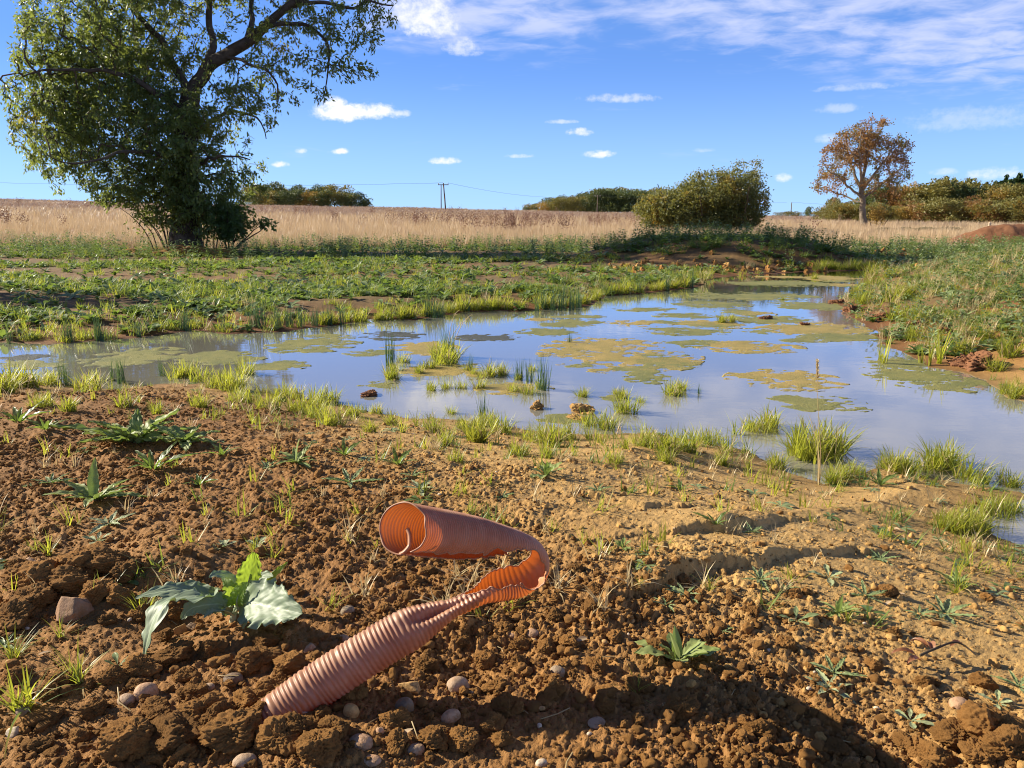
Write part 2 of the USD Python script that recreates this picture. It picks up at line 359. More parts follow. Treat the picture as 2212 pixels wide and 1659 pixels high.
def shore_dist(x, y):
    """Metres from the water's edge, negative in the water."""
    x, y = np.asarray(x, float), np.asarray(y, float)
    d = _rt.query(np.stack([x.ravel(), y.ravel()], 1), distance_upper_bound=40.0)[0].reshape(x.shape)
    d = np.minimum(d, 40.0)
    return np.where(shapely.contains_xy(pond, x, y), -d, d)


def crest(xe):
    return np.interp(xe, [-400, -120, -20, 28, 65, 90, 120, 400], [4.3, 3.8, 2.4, 1.4, .6, .1, -.2, -.2])


def mound(x, y):
    u, v = (x - 3.75) / 2.75, (y - 14.3) / 2.5
    r = np.sqrt(u * u + v * v) + .18 * (fbm2(x, y, .9, 3, 4) - .5)
    return .35 * (1 - sstep(.40, 1.08, r))


RUTS = []


def scarp(x, y, line, up, wd):
    """A broken edge in the soil: ground raised beyond the line, a hollow on its near side."""
    best = np.full(np.shape(x), 9.0); side = np.ones(np.shape(x)); along = np.zeros(np.shape(x))
    for k, (a, b) in enumerate(zip(line[:-1], line[1:])):
        e = b - a; L = np.hypot(*e); t = np.clip(((x - a[0]) * e[0] + (y - a[1]) * e[1]) / L ** 2, 0, 1)
        d = np.hypot(x - a[0] - t * e[0], y - a[1] - t * e[1]); s_ = np.sign(e[0] * (y - a[1]) - e[1] * (x - a[0]))
        m = d < best; best = np.where(m, d, best); side = np.where(m, s_, side)
    jag = .085 * (fbm2(x, y, 11, 4, 91) - .5)
    up = up * np.clip(2.4 * fbm2(x, y, 7, 2, 92) - .45, .1, 1.5)
    q = best * side + jag
    return up * sstep(-.004, .022, q) * np.exp(-np.maximum(q, 0) / wd) - .45 * up * np.exp(-(q + .015) ** 2 / .03 ** 2) * (q < .01)


def base_height(x, y, fine=True):
    x, y = np.asarray(x, float), np.asarray(y, float)
    sd = shore_dist(x, y)
    far = sstep(3.4, 5.0, y + 0.0 * x)
    T = -0.10 * far
    W = 1.15 * (1 - far) + .8 * far
    rb = sstep(1.9, 4.6, x - .10 * (y - 4)) * sstep(2.6, 4.2, y) * (1 - sstep(9.0, 14.0, y))
    T = T + rb * (.27 + .10 * sstep(4, 8, x))
    W = W + rb * 1.2
    T = T + mound(x, y)
    # knobs and hollows close by
    if fine:
        T = T + .05 * (fbm2(x, y, 1.6, 4, 1) - .5) * (1 - sstep(4, 30, y)) + .10 * (fbm2(x, y, .35, 3, 2) - .5) * sstep(5, 12, y)
    g = lambda cx, cy, r, h: h * np.exp(-((x - cx) ** 2 + (y - cy) ** 2) / r ** 2)
    T = T + g(.62, .72, .13, .045) + g(-.62, 1.28, .11, .035) + g(-.22, .80, .10, .018) + g(-.52, 1.12, .07, -.03) + g(-.06, 1.0, .09, -.012)
    if fine:
        for rl, up, wd in RUTS:
            T = T + scarp(x, y, rl, up, wd)
    z = ZW + (T - ZW) * sstep(-.03, 1.0, sd / W) ** .8
    z = np.where(sd < 0, ZW + np.maximum(.35 * sd, -.035 + .04 * np.minimum(0, sd + .1)), z)
    z = np.maximum(z, ZW - .16)
    # the field climbing away
    r = np.hypot(x, y)
    xe = x * 180 / np.maximum(np.abs(y), 20.0)
    s = sstep(0, 1, (r - 17) / 250.0) * 1.0
    s = .5 * s + .5 * np.clip((r - 19) / 165.0, 0, 1)
    front = sstep(.0, 18.0, y)
    hill = (crest(xe) + .1) * np.clip(s * 1.25, 0, 1) * front
    drop = -sstep(190, 420, r) * 9.0 - sstep(400, 3000, r) * 14
    return z + hill + drop * front + (.25 * (fbm2(x, y, .06, 3, 8) - .5) * sstep(25, 60, r))


for rl, up, wd in (([(1470, 1262), (1560, 1228), (1650, 1212), (1745, 1172), (1800, 1150), (1860, 1140)], .020, .16), ([(1480, 1150), (1560, 1135), (1640, 1112), (1700, 1082)], .016, .12), ([(1300, 1075), (1390, 1092), (1450, 1085)], .013, .08)):
    RUTS.append((np.array([on_plane(a, b, 0.0)[:2] for a, b in rl]), up, wd))

# crumbs: many small rounded lumps standing side by side
SEEDS = []
for k, (step, prob, x0, x1, y0, y1) in enumerate(((.050, .30, -4, 4, .2, 6.0), (.022, .55, -3.2, 3.2, .3, 4.8), (.0105, .75, -2.2, 2.2, .4, 3.4), (.0052, .85, -1.25, 1.25, .5, 2.0))):
    gx, gy = np.meshgrid(np.arange(x0, x1, step), np.arange(y0, y1, step))
    n_ = gx.size
    p = np.stack([gx.ravel(), gy.ravel()], 1) + _rng.uniform(-.5, .5, (n_, 2)) * step
    keep = (_rng.random(n_) < prob) & (np.abs(p[:, 0]) < .95 * p[:, 1] + .5)
    p = p[keep]
    R = step * _rng.uniform(.35, .95, len(p)) * .8
    H = R * _rng.uniform(.35, 1.15, len(p))
    SEEDS.append((cKDTree(p), R, H, step))


def soil_kind(x, y):
    """0 dark loose soil .. 1 smooth pale silt near the water on the right; second value: how lumpy."""
    sd = shore_dist(x, y)
    n = fbm2(x, y, 1.3, 4, 11)
    sand = sstep(.15, .85, (x + .42) * .62 + (y - 1.05) * .42 + (n - .5) * .9) * (1 - sstep(3.4, 4.2, y))
    sand = np.maximum(sand, .55 * (1 - sstep(0, .5, sd)) * (1 - sstep(3.4, 4.2, y)))
    lump = (1.0 - .72 * sand) * sstep(-.1, .35, sd) * np.clip(2.6 * fbm2(x, y, 2.6, 3, 12) - .45, .50, 1.2) + .10
    return sand, lump, sd


def crumbs(x, y, lump):
    x, y = np.asarray(x, float), np.asarray(y, float)
    sh = x.shape
    p = np.stack([x.ravel(), y.ravel()], 1)
    out = np.zeros(len(p))
    fade = 1 - sstep(3.3, 4.4, p[:, 1])
    near = (fade > 0) & (np.abs(p[:, 0]) < 4)
    idx = np.nonzero(near)[0]
    if not len(idx): return out.reshape(sh)
    pn = p[idx]
    L = np.broadcast_to(lump, sh).ravel()[idx]
    wig = np.stack([meshkit.noise(np.c_[pn * 160, np.zeros(len(pn))], 3), meshkit.noise(np.c_[pn * 160, np.ones(len(pn))], 4)], 1) - .5
    o = np.zeros(len(pn))
    for (t, R, H, step), k in zip(SEEDS, (.28, .33, .58, .75)):
        d, j = t.query(pn + wig * step * .55, k=2, distance_upper_bound=step * 2)
        for c in range(2):
            ok = j[:, c] < len(R)
            jj = np.where(ok, j[:, c], 0)
            q = np.where(ok, d[:, c] / R[jj], 9)
            b = H[jj] * np.sqrt(np.clip(1 - q ** 2.6, 0, 1))
            if c == 0: best = b
            else: best = np.maximum(best, b)
        o += best * k * (L if step > .008 else np.maximum(L, .5))
    o += (fbm2(pn[:, 0], pn[:, 1], 45, 3, 21) - .5) * .008 * L
    out[idx] = o * fade[idx]
    return out.reshape(sh)


def full_height(x, y):
    _, lump, _ = soil_kind(np.asarray(x, float), np.asarray(y, float))
    return base_height(x, y) + crumbs(x, y, lump)


def on_ground(px, py, y0=.3, y1=60.0):
    """Where the ray through a picture point first meets the land."""
    ys = np.exp(np.linspace(math.log(y0), math.log(y1), 260)); r = ray(px, py)
    P = EYE + r * (ys / r[1])[:, None]
    hit = np.nonzero(P[:, 2] <= base_height(P[:, 0], P[:, 1]))[0]
    k = hit[0] if len(hit) else len(ys) - 1
    lo, hi = ys[max(k - 1, 0)], ys[k]
    ys = np.linspace(lo, hi, 20); P = EYE + r * (ys / r[1])[:, None]
    hit = np.nonzero(P[:, 2] <= base_height(P[:, 0], P[:, 1]))[0]
    return P[hit[0] if len(hit) else -1]


def ground_grid():
    a_in = np.linspace(-.74, .74, 861)
    a_out = np.linspace(.74, 2 * math.pi - .74, 62)[1:-1]
    ang = np.concatenate([a_in, a_out])
    r1 = np.exp(np.arange(math.log(.52), math.log(5.2), .0043))
    r2 = np.exp(np.arange(math.log(5.2), math.log(26), .0105))
    r3 = np.exp(np.linspace(math.log(26), math.log(5000), 110))
    rr = np.concatenate([[.04, .2, .35, .45], r1, r2, r3])
    A, R = np.meshgrid(ang, rr)
    return R * np.sin(A), R * np.cos(A)


GX, GY = ground_grid()
sand, lump, sd = soil_kind(GX, GY)
GZ = base_height(GX, GY)
near_w = sstep(0, 1, (np.hypot(GX, GY) - .0) / .4)
GZ = GZ + crumbs(GX, GY, lump) + .05 * (fbm2(GX, GY, 6, 4, 31) - .5) * sstep(4.5, 6, GY) * (1 - sstep(20, 40, GY)) * sstep(.02, .3, sd)
# albedo
n1, n2 = fbm2(GX, GY, 2.3, 4, 41), fbm2(GX, GY, .5, 4, 42)
col = SOIL + (SOIL2 - SOIL) * np.clip(n1 * 1.3 - .15, 0, 1)[..., None]
col = col + (SAND - col) * (sand * (.75 + .4 * (n1 - .5)))[..., None]
wet = np.exp(-np.maximum(sd, 0) / .10)[..., None] * (sd > 0)[..., None]
col = col * (1 - .45 * wet)
bed = np.array([.26, .21, .12]) * (1 - .45 * sstep(.1, 1.2, -sd))[..., None] + np.array([0.0, .03, 0.0]) * np.clip(n2 * 3 - 1.2, 0, 1)[..., None]
col = np.where((sd < 0)[..., None], bed, col)
r_ = np.hypot(GX, GY)
col = col * (1 - sstep(4.2, 5.5, GY)[..., None] * np.array([.22, .32, .28]))
greenish = sstep(4.5, 7, GY) * sstep(.1, .6, sd)
col = col + (np.array([.115, .105, .04]) - col) * (greenish * np.clip(.25 + 1.2 * (fbm2(GX, GY, .9, 4, 43) - .35), 0, .85))[..., None]
hay = sstep(17.5, 21, GY + 1.2 * (n2 - .5) * 2)
band = fbm2(GX * .25, GY, .045, 4, 44)
far_mauve = sstep(45, 95, r_ + 70 * (band - .5))
haycol = np.array([.43, .315, .185]) * (1 - far_mauve)[..., None] + np.array([.37, .26, .18]) * far_mauve[..., None]
haycol = haycol * (.8 + .45 * fbm2(GX, GY, .25, 5, 45))[..., None]
col = col + (haycol - col) * hay[..., None]
nr, nc = GX.shape
I = np.arange(nr * nc).reshape(nr, nc)
J = np.concatenate([I, I[:, :1]], 1)
F = np.stack([J[:-1, :-1], J[1:, :-1], J[1:, 1:], J[:-1, 1:]], -1).reshape(-1, 4)
F = F[:, [0, 3, 2, 1]]
F = np.vstack([F[:, [0, 1, 2]], F[:, [0, 2, 3]]])
V = np.stack([GX, GY, GZ], -1).reshape(-1, 3); C = col.reshape(-1, 3)
# smooth vertex normals over the whole sheet, so that the pieces shade as one
FN = np.cross(V[F[:, 1]] - V[F[:, 0]], V[F[:, 2]] - V[F[:, 0]])
if FN[:, 2].mean() < 0: F = F[:, ::-1]; FN = -FN
VN = np.stack([np.bincount(F.ravel(), np.repeat(FN[:, k], 3), len(V)) for k in range(3)], 1); VN = unit(VN)


def land_piece(name, mask, label=None):
    f = F[mask]
    u, inv = np.unique(f, return_inverse=True)
    m = UsdGeom.Mesh.Define(stage, f'/World/{name}')
    m.CreatePointsAttr(Vt.Vec3fArray.FromNumpy(V[u].astype(np.float32)))
    m.CreateFaceVertexCountsAttr(Vt.IntArray.FromNumpy(np.full(len(f), 3, np.int32)))
    m.CreateFaceVertexIndicesAttr(Vt.IntArray.FromNumpy(inv.astype(np.int32).ravel()))
    m.CreateSubdivisionSchemeAttr('none')
    m.CreateNormalsAttr(Vt.Vec3fArray.FromNumpy(VN[u].astype(np.float32))); m.SetNormalsInterpolation('vertex')
    UsdGeom.PrimvarsAPI(m).CreatePrimvar('albedo', Sdf.ValueTypeNames.Color3fArray, 'vertex').Set(Vt.Vec3fArray.FromNumpy(C[u].astype(np.float32)))
    UsdShade.MaterialBindingAPI.Apply(m.GetPrim()).Bind(MAT['soil'])
    tag(m.GetPrim(), label, kind='structure')


cy = V[F].mean(1)
is_field = cy[:, 1] > 19.0
land_piece('ground', ~is_field, 'bare reddish brown soil round the pond, paler and smoother near the water')
land_piece('field', is_field, 'rough field of dry straw-coloured grass rising to a low crest')

# ------------------------------------------------------------------ water
n = {'g': ('geometry', {}), 'mp': ('mapping', dict(mapping_type='point', scale=(1.0, 1.6, 1.0))), 'n': ('noise_texture', dict(scale=7.0, detail=3.0, roughness=0.55)), 'n2': ('noise_texture', dict(scale=1.1, detail=2.0)),
     'mm': ('math', dict(math_type='multiply')), 'b': ('bump', dict(strength=0.5, distance=0.0018)),
     'f': ('fresnel', dict(IOR=1.36)), 'ff': ('math', dict(math_type='multiply_add', value2=1.45, value3=.03, use_clamp=True)),
     'gl': ('glossy_bsdf', dict(color=(.95, .96, 1.0), roughness=0.035)), 'tr': ('transparent_bsdf', dict(color=(.66, .62, .47))), 'di': ('diffuse_bsdf', dict(color=(.42, .395, .30))), 'mu': ('mix_closure', dict(fac=.48)), 'm': ('mix_closure', {})}
l = [('g.position', 'mp.vector'), ('mp.vector', 'n.vector'), ('mp.vector', 'n2.vector'), ('n.fac', 'mm.value1'), ('n2.fac', 'mm.value2'), ('mm.value', 'b.height'), ('b.normal', 'gl.normal'), ('b.normal', 'f.normal'),
     ('f.fac', 'ff.value1'), ('ff.value', 'm.fac'), ('tr.BSDF', 'mu.closure1'), ('di.BSDF', 'mu.closure2'), ('mu.closure', 'm.closure1'), ('gl.BSDF', 'm.closure2')]
l = [x for x in l if x != ('b.normal', 'f.normal')]
MAT['water'] = usdkit.material(stage, '/World/Looks/water', n, l, surface='m.closure')
wp = pond.buffer(.35)
vw, fw = trimesh.creation.triangulate_polygon(Polygon(wp.exterior), engine='earcut')
vw = np.c_[vw, np.full(len(vw), ZW)]
fw = np.asarray(fw); nn = np.cross(vw[fw[:, 1]] - vw[fw[:, 0]], vw[fw[:, 2]] - vw[fw[:, 0]])[:, 2]
fw[nn < 0] = fw[nn < 0][:, ::-1]
w_ = usdkit.mesh(stage, '/World/pond_water', (vw, fw), MAT['water']); tag(w_.GetPrim(), 'shallow still pond water reflecting the sky', kind='structure')


# ------------------------------------------------------------------ plant shapes
def blades(rng, n, h, base_r, lean, curl, w, seg=3, hmin=.5):
    """n grass blades from a small base: vertices and triangles, each blade its own island."""
    az = rng.uniform(0, 2 * np.pi, n); L = h * rng.uniform(hmin, 1.08, n)
    rr = base_r * np.sqrt(rng.random(n)); ba = rng.uniform(0, 2 * np.pi, n)
    p = np.stack([rr * np.cos(ba), rr * np.sin(ba), np.full(n, -.004)], 1)
    th = np.abs(rng.normal(0, 1, n)) * lean; cu = np.abs(rng.normal(.6, .5, n)) * curl
    side = np.stack([-np.sin(az), np.cos(az), 0 * az], 1)
    ww = w * rng.uniform(.6, 1.2, n)
    rows = []
    for k in range(seg + 1):
        t = k / seg
        if k < seg:
            wid = (ww * (1 - .75 * t ** 1.4))[:, None] / 2
            rows.append(p - side * wid); rows.append(p + side * wid)
            a = th + cu * (t + .5 / seg)
            d = np.stack([np.sin(a) * np.cos(az), np.sin(a) * np.sin(az), np.cos(a)], 1)
            p = p + d * (L / seg)[:, None]
        else: rows.append(p)
    V = np.stack(rows, 1); m = V.shape[1]
    f = []
    for k in range(seg - 1): f += [[2*k, 2*k+1, 2*k+3], [2*k, 2*k+3, 2*k+2]]
    f.append([2*seg-2, 2*seg-1, 2*seg])
    F = (np.array(f)[None] + (np.arange(n) * m)[:, None, None]).reshape(-1, 3)
    return V.reshape(-1, 3), F


def leaf(L, W, rng, nt=9, nw=4, shape='lance', rise=.5, droop=.8, fold=.25, wave=.0, teeth=0, depth=.25, crinkle=.0):
    """A leaf blade from the origin along +x: outline, fold along the midrib, droop, waves and teeth."""
    t = np.linspace(0, 1, nt + 1); u = np.linspace(-1, 1, nw + 1)
    if shape == 'lance': prof = np.sin(np.pi * np.clip(t, 0, 1) ** .75) ** .8 * .98 + .05 * (1 - t)
    elif shape == 'spoon': prof = (.16 + .9 * np.sin(np.pi * t ** 1.7) ** .9) * (1 - t ** 12)
    elif shape == 'ovate': prof = np.where(t < .18, .10, np.sin(np.pi * ((t - .18) / .82) ** .62) ** .75) + .02
    else: prof = np.sin(np.pi * t ** .8) ** .8 + .06 * (1 - t)
    prof = np.clip(prof, 0.004, None)
    T, U = np.meshgrid(t, u, indexing='ij')
    edge = np.ones_like(T)
    if teeth:
        saw = np.abs(((T * teeth + .13 * np.sign(U)) % 1.0) - .5) * 2
        edge = 1 - depth * saw * (np.abs(U) ** 1.5)
    half = W / 2 * prof[:, None] * edge * np.abs(U)
    yy = half * np.sign(U)
    ang = rise - droop * (t ** 1.25)
    dl = L / nt
    cx = np.concatenate([[0], np.cumsum(np.cos((ang[:-1] + ang[1:]) / 2) * dl)]); cz = np.concatenate([[0], np.cumsum(np.sin((ang[:-1] + ang[1:]) / 2) * dl)])
    up = half * fold
    if wave: up = up + wave * W * np.sin(T * rng.uniform(14, 22) + 2.1 * np.sign(U) + rng.uniform(0, 6)) * np.abs(U) ** 1.5 * prof[:, None]
    if crinkle: up = up + crinkle * W * (meshkit.noise(np.stack([T * L / W * 5, U * 3, 0 * T + rng.uniform(0, 99)], -1)) - .5) * (1 - .5 * np.abs(U))
    nx, nz = -np.sin(ang), np.cos(ang)
    X = cx[:, None] + up * nx[:, None]; Z = cz[:, None] + up * nz[:, None]
    V = np.stack([X, yy, Z], -1).reshape(-1, 3)
    I = np.arange((nt + 1) * (nw + 1)).reshape(nt + 1, nw + 1)
    F = np.stack([I[:-1, :-1], I[1:, :-1], I[1:, 1:], I[:-1, 1:]], -1).reshape(-1, 4)
    return V, np.vstack([F[:, [0, 1, 2]], F[:, [0, 2, 3]]])


def turn(mesh, rz=0.0, ry=0.0, rx=0.0, at=(0, 0, 0), s=1.0):
    v, f = mesh
    R = trimesh.transformations.euler_matrix(rx, ry, rz, 'sxyz')[:3, :3]
    return (np.asarray(v) * s) @ R.T + np.asarray(at), f


def tube(points, radii, sides=6, cap=True):
    p = np.asarray(points, float); n = len(p)
    r = np.broadcast_to(np.asarray(radii, float), (n,))
    t = unit(np.gradient(p, axis=0))
    a = np.cross(t[0], [0, 0, 1.0] if abs(t[0][2]) < .9 else [1.0, 0, 0]); a /= np.linalg.norm(a)
    A = []
    for k in range(n):
        a = a - t[k] * (a @ t[k]); a = a / max(np.linalg.norm(a), 1e-9); A.append(a)
    A = np.array(A); B = np.cross(t, A)
    an = np.arange(sides) * 2 * np.pi / sides
    v = p[:, None] + r[:, None, None] * (np.cos(an)[None, :, None] * A[:, None] + np.sin(an)[None, :, None] * B[:, None])
    i, j = np.meshgrid(np.arange(n - 1), np.arange(sides), indexing='ij')
    q = np.stack([i * sides + j, i * sides + (j + 1) % sides, (i + 1) * sides + (j + 1) % sides, (i + 1) * sides + j], -1).reshape(-1, 4)
    v = v.reshape(-1, 3); f = np.vstack([q[:, [0, 1, 2]], q[:, [0, 2, 3]]])
    if cap:
        v = np.vstack([v, p[:1], p[-1:]]); m = len(v)
        k = np.arange(sides)
        f = np.vstack([f, np.stack([np.full(sides, m - 2), (k + 1) % sides, k], 1), np.stack([np.full(sides, m - 1), (n - 1) * sides + k, (n - 1) * sides + (k + 1) % sides], 1)])
    return v, f


def spline(pts, n):
    from scipy.interpolate import PchipInterpolator
    p = np.asarray(pts, float); d = np.concatenate([[0], np.cumsum(np.linalg.norm(np.diff(p, axis=0)[:, :3], axis=1) + 1e-6)])
    return PchipInterpolator(d, p)(np.linspace(0, d[-1], n))


def leaf_quads(P, D, L, W, rng, droop=0.0):
    """Small leaves: at P, pointing along D, each a folded rhomb of two triangles."""
    D = unit(D); n = len(P)
    N = unit(np.cross(D, unit(rng.normal(size=(n, 3))))); S = np.cross(D, N)
    L = np.broadcast_to(L, (n,))[:, None]; W = np.broadcast_to(W, (n,))[:, None]
    V = np.stack([P, P + D * L * .5 + S * W / 2 + N * W * .12, P + D * L, P + D * L * .5 - S * W / 2 + N * W * .12], 1)
    F = (np.array([[0, 1, 2], [0, 2, 3]])[None] + (np.arange(n) * 4)[:, None, None]).reshape(-1, 3)
    return V.reshape(-1, 3), F


class Grow:
    """A branch skeleton: given limbs first, then a way from the nearest limb to every target point in the crown."""
    def __init__(s, rng): s.P, s.par, s.rmin, s.main, s.rng = [], [], [], [], rng

    def limb(s, pts, radii, step, k, attach=True):
        pts = np.asarray(pts, float); n = max(3, int(np.linalg.norm(np.diff(pts, axis=0), axis=1).sum() / step))
        c = spline(np.c_[pts, radii], n)
        c[1:-1, :3] += s.rng.normal(0, 1, (n - 2, 3)) * step * .10
        par = -1
        if attach and s.P:
            par = int(np.argmin(np.linalg.norm(np.array(s.P) - c[0, :3], axis=1)))
        for i, row in enumerate(c):
            s.P.append(row[:3]); s.par.append(par); s.rmin.append(row[3]); s.main.append(k); par = len(s.P) - 1

    def fill(s, targets, wob=.12, sag=.05, inter=3, plen=.25):
        T = np.asarray(targets, float); m0 = np.array(s.P)
        order = np.argsort(cKDTree(m0).query(T)[0])
        cap = len(s.P) + len(T) * (inter + 1); P = np.zeros((cap, 3)); P[:len(s.P)] = m0
        D = np.zeros(cap); n = len(s.P); s.tips = []
        for i in order:
            t = T[i]
            d = np.linalg.norm(P[:n] - t, axis=1)
            j = int(np.argmin(d + plen * D[:n])); L = d[j]
            a = P[j].copy(); par = j; off = s.rng.normal(0, wob * L, 3); off[2] += sag * L * 2
            for k in range(1, inter + 2):
                u = k / (inter + 1); q = a + (t - a) * u + off * math.sin(math.pi * u) + (s.rng.normal(0, .04 * L, 3) if k <= inter else 0)
                P[n] = q; s.par.append(par); s.rmin.append(0); s.main.append(-1); D[n] = D[j] + L * u; par = n; n += 1
            s.tips.append(n - 1)
        s.P = [*P[:n]]

    def finish(s, r_tip, power=2.4):
        n = len(s.P); s.P = np.array(s.P); acc = np.zeros(n); kids = [[] for _ in range(n)]
        for i in range(n):
            if s.par[i] >= 0: kids[s.par[i]].append(i)
        order = sorted(range(n), key=lambda i: -i)
        s.r = np.zeros(n)
        # children always come after parents
        for i in order:
            s.r[i] = s.rmin[i] if s.main[i] >= 0 else (acc[i] ** (1 / power) if acc[i] else r_tip)
            if s.par[i] >= 0: acc[s.par[i]] += s.r[i] ** power if s.main[i] < 0 else 0
        s.kids = kids

    def chains(s):
        """Polylines with radii, grouped by limb number (-1 for the twigs)."""
        out, stack = [], [i for i in range(len(s.P)) if s.par[i] < 0]
        stack = [(i, None) for i in stack]
        while stack:
            i, start = stack.pop()
            idx = ([start] if start is not None else []) + [i]
            k = s.main[i]
            while True:
                c = [j for j in s.kids[idx[-1]]]
                same = [j for j in c if s.main[j] == k and (k >= 0 and j == idx[-1] + 1 or k < 0)]
                nxt = max(same, key=lambda j: s.r[j]) if same else None
                for j in c:
                    if j != nxt: stack.append((j, idx[-1]))
                if nxt is None: break
                idx.append(nxt)
            r = s.r[idx].copy()
            if start is not None: r[0] = min(r[0], r[1] * 1.25)
            out.append((k, s.P[idx], r))
        return out


def tree_parts(path, g, bark, twig, names, sides=(10, 5, 3), refine=2):
    by = {}
    for k, p, r in g.chains():
        if len(p) < 2: continue
        if k < 0 and r.max() < .012: sd_ = sides[2]
        elif k < 0: sd_ = sides[1]
        else: sd_ = sides[0]
        if k >= 0 or r.max() > .02:
            c = spline(np.c_[p, r], max(3, len(p) * refine)); p, r = c[:, :3], c[:, 3]
        by.setdefault(k, []).append(tube(p, r, sd_, cap=False))
    for k in sorted(by):
        if k >= 0: part(path, names[k], cat_(by[k]), bark)
    if -1 in by: part(path, 'twigs', cat_(by[-1]), twig, kind='stuff')


def in_blobs(rng, blobs, spacing, power=2.4):
    """Points through a union of ellipsoids (x, y, z, rx, ry, rz, share)."""
    out = []
    for (x, y, z, rx, ry, rz, w) in blobs:
        n = max(4, int(w * 4.19 * rx * ry * rz / spacing ** 3))
        d = unit(rng.normal(size=(n, 3))) * (rng.random(n) ** (1 / power))[:, None]
        out.append(np.array([x, y, z]) + d * [rx, ry, rz])
    return np.vstack(out)


# ------------------------------------------------------------------ the big ash tree
rng = np.random.default_rng(11)
TY = 17.0
tz = float(base_height(*at_depth(400, 545, TY)[:2]))


def ash_tree():
    W = lambda px, py, dy=0.0: at_depth(px, py, TY + dy)
    k = np.linalg.norm(W(401, 300) - W(400, 300))                        # metres per picture unit at the trunk
    path = thing('ash_tree', 'large green ash tree with dark trunk and one long limb reaching sideways', 'tree')
    g = Grow(rng)
    base = W(400, 545); base[2] = tz - .1
    limbs = [([base, W(401, 500), W(402, 450), W(400, 390), W(401, 320), W(403, 250), W(412, 205)], [.40, .33, .28, .26, .235, .215, .20], 'trunk'),
             ([W(412, 205), W(447, 152, -.2), W(482, 122, -.4), W(527, 97, -.5), W(560, 67, -.6), W(611, 25, -.7), W(660, -8, -.8), W(730, -50, -.8)], [.19, .165, .15, .135, .115, .095, .08, .05], 'branch'),
             ([W(447, 152, -.2), W(458, 95), W(452, 40, .2), W(450, -40, .3), W(440, -150, .3), W(430, -270, .2)], [.13, .11, .095, .085, .06, .03], 'branch'),
             ([W(527, 97, -.5), W(541, 55, -.2), W(545, 0, .2), W(560, -90, .5), W(560, -190, .7)], [.10, .085, .07, .05, .025], 'branch'),
             ([W(412, 205), W(380, 150, .4), W(345, 80, .7), W(295, 30, .9), W(270, -50, 1.0), W(250, -150, 1.1)], [.14, .12, .10, .085, .06, .03], 'branch'),
             ([W(403, 250), W(350, 205, -.5), W(285, 172, -.8), W(210, 150, -1.0), W(120, 150, -1.1), W(50, 165, -1.1)], [.11, .095, .075, .06, .04, .02], 'branch'),
             ([W(401, 300), W(335, 262, .8), W(260, 235, 1.3), W(170, 240, 1.6), W(90, 265, 1.6)], [.10, .08, .06, .045, .02], 'branch'),
             ([W(560, 67, -.6), W(624, 50, -.8), W(658, 55, -.9), W(691, 76, -1.0), W(712, 115, -1.0), W(705, 165, -1.0), W(700, 205, -.9)], [.07, .06, .05, .042, .033, .022, .012], 'branch'),
             ([W(611, 25, -.7), W(683, 4, -.9), W(738, 17, -1.0), W(801, 4, -1.1), W(850, 12, -1.1)], [.065, .055, .045, .032, .015], 'branch'),
             ([W(485, 121, -.4), W(552, 143, -.9), W(590, 168, -1.2), W(600, 220, -1.3)], [.05, .042, .03, .014], 'branch'),
             ([W(401, 320), W(450, 270, .7), W(505, 240, 1.1), W(550, 250, 1.3), W(575, 300, 1.3)], [.08, .065, .05, .035, .015], 'branch'),
             ([W(401, 340), W(340, 330, -1.0), W(270, 330, -1.7), W(190, 350, -2.0), W(110, 340, -2.0)], [.075, .06, .045, .03, .014], 'branch'),
             ([W(401, 380), W(440, 350, -.9), W(490, 340, -1.5), W(540, 345, -1.7)], [.06, .05, .035, .015], 'branch')]
    for i, (p, r, nme) in enumerate(limbs): g.limb(p, np.array(r) * (.95 if i < 1 else .80 if i == 1 else .66), .22, i, attach=i > 0)
    names = [x[2] for x in limbs]
    def B(px, py, dy, rx, ry, rd, w):
        c = W(px, py, dy); return (*c, rx * k, rd * k, ry * k, w)
    blobs = [B(230, 150, 0, 175, 120, 170, 1.0), B(120, 215, 0, 88, 135, 120, 1.1), B(260, 60, 0, 195, 90, 190, .9), B(140, 300, -.5, 92, 95, 120, .9), B(120, 330, .5, 70, 60, 90, .7), B(320, 300, -.3, 140, 130, 150, 1.0), B(330, 420, -.2, 105, 70, 120, 1.1), B(215, 395, 0, 85, 50, 90, .55),
             B(500, 270, 0, 82, 125, 120, 1.0), B(505, 370, 0, 72, 85, 100, 1.2), B(430, 445, -.2, 100, 70, 95, 1.6), B(500, 455, 0, 45, 55, 60, 1.0), B(420, 330, -1.2, 85, 120, 50, 1.1), B(340, -110, 0, 250, 130, 230, .45), B(400, -260, 0, 190, 110, 190, .35),
             B(560, 90, -.4, 80, 75, 80, .38), B(560, -70, 0, 170, 80, 150, .4), B(640, 60, -.8, 80, 48, 70, .55), B(735, 50, -1, 75, 55, 60, .6), B(700, 150, -.9, 62, 55, 50, .5), B(700, 205, -.9, 30, 24, 30, .4), B(760, 110, -1, 50, 55, 50, .55), B(820, 40, -1.1, 42, 62, 40, .7), B(790, 160, -1.0, 22, 18, 20, .4), B(640, 170, -.9, 35, 60, 40, .4), B(575, 180, -1.1, 45, 60, 50, .45)]
    blobs = [b if i < 15 else (*b[:6], b[6] * 1.25) for i, b in enumerate(blobs)] + [B(402, 330, -.45, 42, 130, 42, 1.5), B(408, 440, -.5, 48, 40, 45, 1.0)]
    T = in_blobs(rng, blobs, .30)
    T = T[T[:, 2] > tz + .35]
    # gaps where the sky shows
    hole = meshkit.fbm(T * .9, 3, 77)
    T = T[hole > .395]
    g.fill(T, wob=.14, sag=.08, inter=3, plen=.18)
    g.finish(.0062, 2.5)
    tree_parts(path, g, 'bark', 'twig_dark', names)
